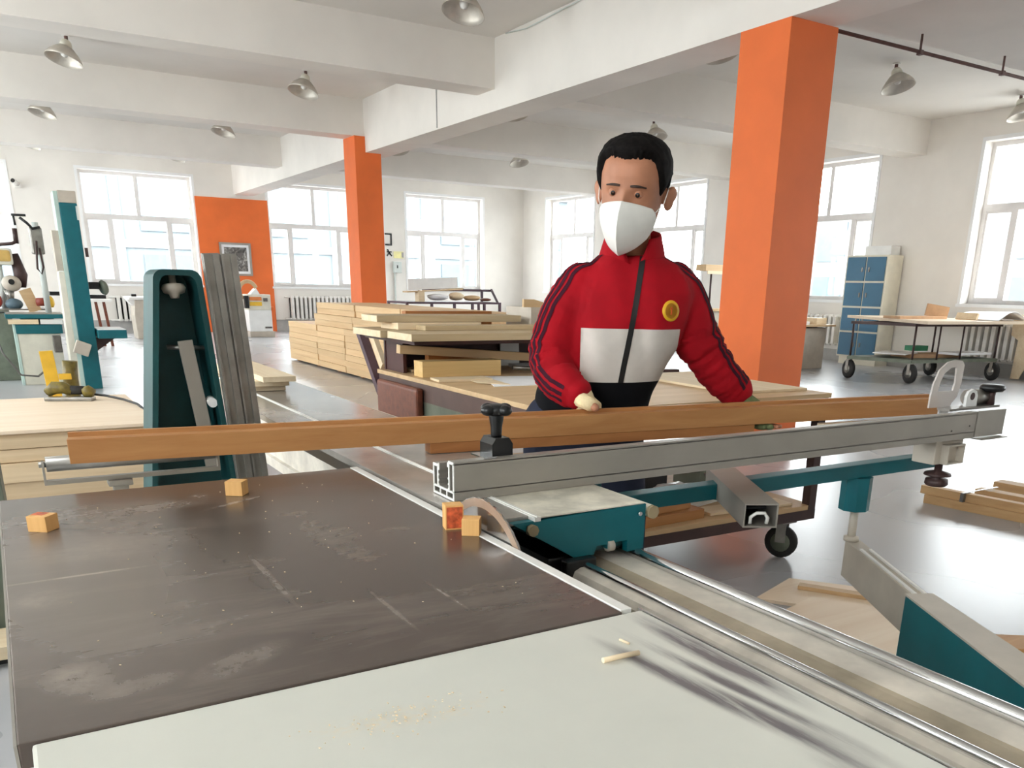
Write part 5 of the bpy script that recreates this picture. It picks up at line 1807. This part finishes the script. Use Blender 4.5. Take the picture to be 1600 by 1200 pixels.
# -- face details
for sgn in (-1, 1):
    ec = hp(.0285 * sgn, .0725, -.003)
    eye = MB().ell(ec, (.0128 * HS,) * 3, 18, 12).build('eye', 'eyewhite', person)
    look = (HF * 1.0 - HU * .19 + HL * .04).normalized()
    MB().lathe([(.0, .0006), (.0032, .0005), (.0064, -.0003), (.0068, -.0012)], ec + look * .0128 * HS, 14, look).build('iris', 'iris', eye)
    # lids as shells of a slightly larger sphere
    for nm, lo, hi, rad in (('upper_eyelid', -7, 80, .0135), ('lower_eyelid', -80, -20, .0134)):
        vs, fs = [], []
        nn, mm = 18, 8
        for i in range(mm + 1):
            el = R(lo + (hi - lo) * i / mm)
            for k in range(nn + 1):
                az = R(-75 + 150 * k / nn)
                edge = (abs(-75 + 150 * k / nn) / 75) ** 2
                fade = (1 - i / mm) if lo > -50 else i / mm
                el2 = el + (R(-11) * edge * fade if lo > -50 else R(10) * edge * fade)
                dd = HF * math.cos(el2) * math.cos(az) + HL * math.cos(el2) * math.sin(az) + HU * math.sin(el2)
                vs.append(ec + dd * rad * HS)
        for i in range(mm):
            for k in range(nn):
                q = i * (nn + 1) + k
                fs.append((q, q + 1, q + nn + 2, q + nn + 1))
        MB().add(vs, fs, True).build(nm, 'skin', person)
    pts, rad = [], []
    for k in range(9):
        u = k / 8
        x = (.012 + .034 * u) * sgn
        h = .0155 + .0035 * math.sin(math.pi * min(1, u * .75 + .05)) - .004 * u
        a, f, b = prof(h)
        t_ = math.acos(max(-1, min(1, math.copysign((abs(x) / a) ** (2.25 / 2), x))))
        q = headpt(t_, h)
        pts.append(hp(q[0], q[1] + .0005, q[2]))
        rad.append((.0018 + .0016 * math.sin(math.pi * min(1, u + .15))) * HS)
    MB().tube(pts, rad, 8).build('eyebrow', 'brow', person)

# -- hair
vs, fs = [], []
nn, mm = 120, 22


def hairlow(t):
    d_ = math.degrees(t)
    d_ = (d_ - 90 + 180) % 360 - 180        # 0 at the face, +-90 at the sides, 180 behind
    s_ = d_
    d_ = abs(d_)
    P = [(0, .080), (22, .083), (40, .084), (50, .074), (58, .050), (66, .016), (74, -.012), (80, -.014), (86, .006), (94, .022), (104, .018), (114, -.025), (125, -.062), (180, -.075)]
    for p, q in zip(P, P[1:]):
        if d_ <= q[0]:
            u = (d_ - p[0]) / (q[0] - p[0])
            u = u * u * (3 - 2 * u)
            return p[1] + (q[1] - p[1]) * u
    return P[-1][1]


for k in range(nn):
    t = 2 * math.pi * k / nn
    lo = hairlow(t) + .006 * noise.noise(Vector((math.cos(t) * 14, math.sin(t) * 14, 0))) + .003 * noise.noise(Vector((math.cos(t) * 40, math.sin(t) * 40, 5)))
    for j in range(mm + 1):
        u = j / mm
        h = lo + (.1268 - lo) * (1 - (1 - u) ** 1.6)
        x, y, _ = headpt(t, h)
        nrm = Vector((x * 1.5, y * 1.1, max(0, h) * 1.25)).normalized()
        th = (-.003 if j == 0 else min(1, j / 3.0) * (.0075 + .0105 * max(0, min(1, (h + .02) / .12))))
        fr = noise.noise(Vector((x * 60, y * 60, h * 25))) * .0028 + noise.noise(Vector((x * 180, y * 180, h * 40))) * .0014
        th += fr * min(1, j / 3)
        vs.append(hp(x + nrm.x * th, y + nrm.y * th, h + nrm.z * th))
for k in range(nn):
    k2 = (k + 1) % nn
    for j in range(mm):
        fs.append((k * (mm + 1) + j, k2 * (mm + 1) + j, k2 * (mm + 1) + j + 1, k * (mm + 1) + j + 1))
top = len(vs)
vs.append(hp(0, -.005, .1435))
for k in range(nn):
    fs.append((k * (mm + 1) + mm, ((k + 1) % nn) * (mm + 1) + mm, top))
MB().add(vs, fs, True).build('hair', 'hair', person)

# -- folded face mask with a centre ridge, and ear loops
rid = [(0, .117, -.020), (0, .138, -.052), (0, .143, -.085), (0, .136, -.115), (0, .114, -.150), (0, .092, -.166)]
sid = [(.064, .046, -.040), (.071, .034, -.052), (.073, .028, -.066), (.071, .026, -.082), (.066, .028, -.100), (.056, .036, -.122)]
ma = MB()
nu, nv = 24, 20


def lerpl(lst, v):
    p = v * (len(lst) - 1)
    i = min(int(p), len(lst) - 2)
    u = p - i
    return Vector(lst[i]) * (1 - u) + Vector(lst[i + 1]) * u


vs, fs = [], []
for i in range(nu + 1):
    s_ = -1 + 2 * i / nu
    for j in range(nv + 1):
        v_ = j / nv
        r_, q_ = lerpl(rid, v_), lerpl(sid, v_)
        q_ = Vector((math.copysign(q_.x * .93, s_) if s_ else q_.x, q_.y + .004, q_.z))
        a_ = abs(s_)
        p = r_ * (1 - a_) + q_ * a_
        bul = .010 * math.sin(math.pi * a_) * (0.55 + .45 * math.sin(math.pi * v_))
        p += Vector((math.copysign(.62, s_) if s_ else 0, .78, 0)) * bul
        p.z += .002 * math.sin(math.pi * a_) * (1 - v_) - .004 * math.sin(math.pi * a_) * v_
        vs.append(hp(*p))
for i in range(nu):
    for j in range(nv):
        q = i * (nv + 1) + j
        fs.append((q, q + 1, q + nv + 2, q + nv + 1))
mo = ma.add(vs, fs, True).build('face_mask', 'mask', person)
mo.data.polygons.foreach_set('use_smooth', [True] * len(mo.data.polygons))
for e in mo.data.edges:
    a_, b_ = e.vertices
    if a_ // (nv + 1) == nu // 2 and b_ // (nv + 1) == nu // 2:
        e.use_edge_sharp = True
sd = mo.modifiers.new('thick', 'SOLIDIFY')
sd.thickness = .0016
sd.offset = 0
for sgn in (-1, 1):
    MB().tube([hp(.066 * sgn, .036, -.050), hp(.078 * sgn, .010, -.030), hp(.082 * sgn, -.006, .004), hp(.081 * sgn, -.022, .012)], .0014, 6).build('ear_loop', 'mask', mo)
    MB().tube([hp(.062 * sgn, .032, -.100), hp(.076 * sgn, .006, -.072), hp(.083 * sgn, -.020, -.050), hp(.081 * sgn, -.032, -.03)], .0014, 6).build('ear_loop', 'mask', mo)

# -- trousers and shoes
tm = MB()
loft(tm, [ring(c, a, b) for c, a, b in (((1.570, 2.287, .80), .175, .125), ((1.572, 2.285, .88), .182, .128), ((1.58, 2.270, .96), .170, .120))])
for h, k, a_ in HIPS:
    limb(tm, [h + Vector((0, 0, .02)), k, a_ + Vector((0, 0, .03))], [.100, .078, .068])
meshobj(remeshed(tm, .010, 4), 'trousers', 'trouser', person)
for h, k, a_ in HIPS:
    sm_ = MB()
    c = Vector((a_.x, a_.y, 0))
    rgs = []
    for u, hw, hz in ((-.085, .030, .05), (-.06, .040, .085), (0, .042, .085), (.06, .045, .065), (.13, .046, .045), (.175, .034, .03), (.19, .015, .02)):
        cc = c + FT * u + Vector((0, 0, hz / 2 + .001))
        rgs.append([cc + RT * (hw * math.cos(2 * math.pi * q / 16)) + Vector((0, 0, hz / 2 * math.sin(2 * math.pi * q / 16))) for q in range(16)])
    loft(sm_, rgs)
    sm_.build('shoe', 'shoe', person)

# -- track jacket
jm = MB()
TORSO = [((1.588, 2.270, .925), .184, .128), ((1.594, 2.260, .985), .186, .134), ((1.608, 2.242, 1.05), .186, .140), ((1.628, 2.212, 1.13), .192, .140),
         ((1.642, 2.192, 1.21), .196, .138), ((1.652, 2.188, 1.285), .200, .130), ((1.657, 2.190, 1.335), .178, .112), ((1.660, 2.190, 1.368), .135, .098), ((1.661, 2.190, 1.392), .096, .086)]
loft(jm, [ring(c, a, b, 36) for c, a, b in TORSO])
ARM_R = [(Vector((1.520, 2.250, 1.302)), .070), (Vector((1.463, 2.262, 1.215)), .072), (Vector((1.415, 2.250, 1.115)), .066), (Vector((1.402, 2.212, 1.058)), .063), (Vector((1.405, 2.160, 1.026)), .058), (Vector((1.415, 2.118, 1.008)), .050)]
ARM_L = [(Vector((1.785, 2.137, 1.312)), .068), (Vector((1.830, 2.115, 1.235)), .071), (Vector((1.868, 2.104, 1.145)), .070), (Vector((1.910, 2.088, 1.085)), .066), (Vector((1.965, 2.068, 1.022)), .062), (Vector((2.000, 2.056, .992)), .053)]
for A_ in (ARM_R, ARM_L):
    limb(jm, [p for p, r in A_], [r for p, r in A_], 20, 6)


def seglist(A_):
    return smooth_path([p for p, r in A_], [r for p, r in A_], 6)


SEGR, SEGL = seglist(ARM_R), seglist(ARM_L)


def armdist(p):
    best = 9
    for P_, R_ in (SEGR, SEGL):
        for q, r in zip(P_, R_):
            best = min(best, (p - q).length - r)
    return best


jme = remeshed(jm, .0085, 5, .5)
# cloth folds: compressed around elbows and cuffs, soft drapes on the chest
bm = bmesh.new()
bm.from_mesh(jme)
bm.normal_update()
for v in bm.verts:
    p = v.co
    f = .0
    for P_, R_, el in ((SEGR[0], SEGR[1], 17), (SEGL[0], SEGL[1], 14)):
        d0 = min(range(len(P_)), key=lambda i: (P_[i] - p).length_squared)
        if (P_[d0] - p).length < R_[d0] + .025:
            ax = (P_[min(d0 + 1, len(P_) - 1)] - P_[max(d0 - 1, 0)]).normalized()
            along = p.dot(ax)
            w_ = .35 + .65 * math.exp(-((d0 - el) / 6.0) ** 2) + (.5 if d0 > 24 else 0)
            f = w_ * .0105 * (noise.noise(Vector((along * 34, (p - ax * along).length * 10, p.x * 9))) + .5 * noise.noise(p * 26))
    if f == 0:
        s_ = (p - Vector((1.65, 2.19, 0))).dot(RT)
        f = .011 * noise.noise(Vector((s_ * 15 + p.z * 3, p.z * 4.5, 3.3))) * (1.2 if p.z < 1.2 else .6)
    v.co = p + v.normal * f
# panel seams: cut the mesh along the colour borders so that they are crisp
ZW1, ZW0 = 1.185, 1.028
CC = Vector((1.615, 2.22, 0))


def ds(p):
    return (p - CC).dot(RT)


def dfw(p):
    return (p - CC).dot(FT)


SEAM_R, SEAM_L = -.098, .200
for co, no in ((Vector((0, 0, ZW1)), Vector((.0, .0, 1))), (Vector((0, 0, ZW0)), Vector((0, 0, 1))), (CC + RT * SEAM_R, RT), (CC + RT * SEAM_L, RT)):
    bmesh.ops.bisect_plane(bm, geom=bm.verts[:] + bm.edges[:] + bm.faces[:], dist=1e-6, plane_co=co, plane_no=no)
bm.faces.ensure_lookup_table()
cls = {'jacket': [], 'white_panel': [], 'black_panel': []}
for f in bm.faces:
    p = f.calc_center_median()
    s_, w_ = ds(p), dfw(p)
    on_arm = armdist(p) < .012
    if p.z < ZW0 and not on_arm:
        cls['black_panel'].append(f)
    elif ZW0 <= p.z < ZW1 and SEAM_R < s_ < SEAM_L and w_ > -.01 and not on_arm:
        cls['white_panel'].append(f)
    else:
        cls['jacket'].append(f)


def submesh(faces):
    idx = {}
    vs, fs = [], []
    for f in faces:
        q = []
        for v in f.verts:
            if v.index not in idx:
                idx[v.index] = len(vs)
                vs.append(tuple(v.co))
            q.append(idx[v.index])
        fs.append(q)
    me = bpy.data.meshes.new('part')
    me.from_pydata(vs, [], fs)
    return me


bm.verts.index_update()
bvh = BVHTree.FromBMesh(bm)
jacket = meshobj(submesh(cls['jacket']), 'jacket', 'jred', person)
jacket['label'] = 'red zipped track jacket'
meshobj(submesh(cls['white_panel']), 'white_panel', 'jwhite', jacket)
meshobj(submesh(cls['black_panel']), 'black_panel', 'jblack', jacket)
bm.free()


def ribbon(rays, width, lift=.0016):
    """rays: (origin, direction, side); a cloth ribbon laid on the jacket where the rays meet it"""
    vs, fs = [], []
    for o_, d_, sd_ in rays:
        hit = bvh.ray_cast(o_, d_)
        if hit[0] is None:
            continue
        c_, nr = hit[0], hit[1]
        if nr.dot(d_) > 0:
            nr = -nr
        row = []
        for k in (-1, -.33, .33, 1):
            q = c_ + sd_ * width * .5 * k
            h2 = bvh.find_nearest(q)
            q2 = h2[0] + (h2[1] if h2[1].dot(nr) > 0 else -h2[1]) * lift
            row.append(q2)
        vs += row
    m_ = len(vs) // 4
    for i in range(m_ - 1):
        for k in range(3):
            fs.append((i * 4 + k, i * 4 + k + 1, i * 4 + k + 5, i * 4 + k + 4))
    return vs, fs


# zip down the front
rays = []
for i in range(46):
    z = 1.395 - (1.395 - 1.028) * i / 45
    u = i / 45
    s_ = .028 + .036 * u
    cx = Vector((1.655, 2.188, 0)) * (1 - u) + Vector((1.592, 2.255, 0)) * u
    o_ = cx + RT * s_ + FT * .5 + Vector((0, 0, z))
    rays.append((o_, -FT, RT))
v, f = ribbon(rays, .017, .002)
MB().add(v, f, True).build('zip', 'zip', jacket)
# three stripes from the collar over the shoulder and down each sleeve
for (P_, R_), sg in ((SEGR, -1), (SEGL, 1)):
    for w_ in (-1, 0, 1):
        rays = []
        nk = Vector((1.658, 2.19, 1.36)) + RT * .085 * sg
        sh = P_[2]
        for i in range(9):
            u = i / 9
            c_ = nk * (1 - u) + sh * u
            dirv = (Vector((0, 0, 1)) + FT * (.45 + .25 * u) + RT * sg * (.15 + .55 * u)).normalized()
            ax = (sh - nk).normalized()
            side = ax.cross(dirv).normalized()
            o_ = c_ + dirv * .3 + side * (w_ * .021)
            rays.append((o_, -dirv, side))
        for i in range(2, len(P_)):
            c_ = P_[i]
            ax = (P_[min(i + 1, len(P_) - 1)] - P_[max(i - 1, 0)]).normalized()
            ev = (RT * sg * 1.0 + FT * (.95 if sg < 0 else .35) + Vector((0, 0, .35 if i < 10 else -.15)))
            ev = (ev - ax * ev.dot(ax)).normalized()
            side = ax.cross(ev).normalized()
            rays.append((c_ + ev * .3 + side * (w_ * .021), -ev, side))
        v, f = ribbon(rays, .013)
        MB().add(v, f, True).build('sleeve_stripe', 'jstripe', jacket)
# round badge on his left chest
o_ = Vector((1.714, 2.069, 1.238)) + FT * .3
h_ = bvh.ray_cast(o_, -FT)
if h_[0] is not None:
    bc, bn = h_[0], h_[1]
    if bn.dot(FT) < 0:
        bn = -bn
    bd = MB().lathe([(0, .003), (.0285, .003), (.030, .0), (.030, -.004)], bc, 28, bn).build('badge', 'badge', jacket)
    MB().lathe([(.0205, .0031), (.0205, .0036), (.0225, .0036), (.0225, .0031)], bc, 28, bn).build('badge_ring', plain('gold_badge_ring', (206, 140, 24), .6), bd)
    ux = RT - bn * RT.dot(bn)
    uz = bn.cross(ux)
    if uz.z < 0:
        uz = -uz
    mm_ = Matrix((ux.normalized(), uz.normalized(), bn)).transposed()
    MB().obox(bc + bn * .0035, (.005, .022, .001), mm_).obox(bc + bn * .0035 + mm_ @ Vector((0, .006, 0)), (.009, .004, .001), mm_).build('badge_mark', 'badge2', bd)
# standing collar, open at the front
vs, fs = [], []
nn, lv = 40, 6
for side_ in (0, 1):
    for j in range(lv + 1):
        u = j / lv
        c_ = Vector((1.660, 2.192, 1.362)) * (1 - u) + Vector((1.648, 2.172, 1.452)) * u
        for k in range(nn + 1):
            gap = R(5 + 26 * u)
            t = math.pi / 2 + gap + (2 * math.pi - 2 * gap) * k / nn
            a_ = (.108 - .026 * u) - (.006 if side_ else 0)
            b_ = (.098 - .020 * u) - (.006 if side_ else 0)
            q = c_ + RT * (a_ * math.cos(t)) + FT * (b_ * math.sin(t)) + Vector((0, 0, -.02 * math.sin(t) * u))
            vs.append(q)
S1 = (lv + 1) * (nn + 1)
for j in range(lv):
    for k in range(nn):
        q = j * (nn + 1) + k
        fs.append((q, q + 1, q + nn + 2, q + nn + 1))
        fs.append((S1 + q, S1 + q + nn + 1, S1 + q + nn + 2, S1 + q + 1))
for k in range(nn):
    q = lv * (nn + 1) + k
    fs.append((q, q + 1, S1 + q + 1, S1 + q))
for j in range(lv):
    for k in (0, nn):
        q = j * (nn + 1) + k
        fs.append((q, q + nn + 1, S1 + q + nn + 1, S1 + q))
MB().add(vs, fs, True).build('collar', 'jred', jacket)
# gloves
gm = MB()
limb(gm, [WRR + Vector((0, .012, .002)), Vector((1.432, 2.100, .990)), Vector((1.448, 2.092, .972))], [.040, .037, .026], 14, 4)
finger(gm, thumbR[:3], .0235, .0205)
for f in RHAND:
    finger(gm, f[:3], .0118, .0104)
    limb(gm, [WRR, f[0]], [.024, .0135], 10, 3)
meshobj(remeshed(gm, .0035, 3), 'glove', 'glove', person)['label'] = 'cream cotton glove with the thumb tip bare'
gm = MB()
limb(gm, [WRL, Vector((2.03, 2.032, .955)), Vector((2.05, 2.026, .940))], [.033, .028, .018], 14, 4)
finger(gm, thumbL[:3], .0155, .0135)
for f in LHAND[:2]:
    finger(gm, f, .0112, .0102)
for f in LHAND[2:]:
    finger(gm, f[:3], .0112, .0102)
for f in LHAND:
    limb(gm, [WRL, f[0]], [.024, .0135], 10, 3)
meshobj(remeshed(gm, .0035, 3), 'glove', 'glove_g', person)['label'] = 'grey green glove gripping under the batten'
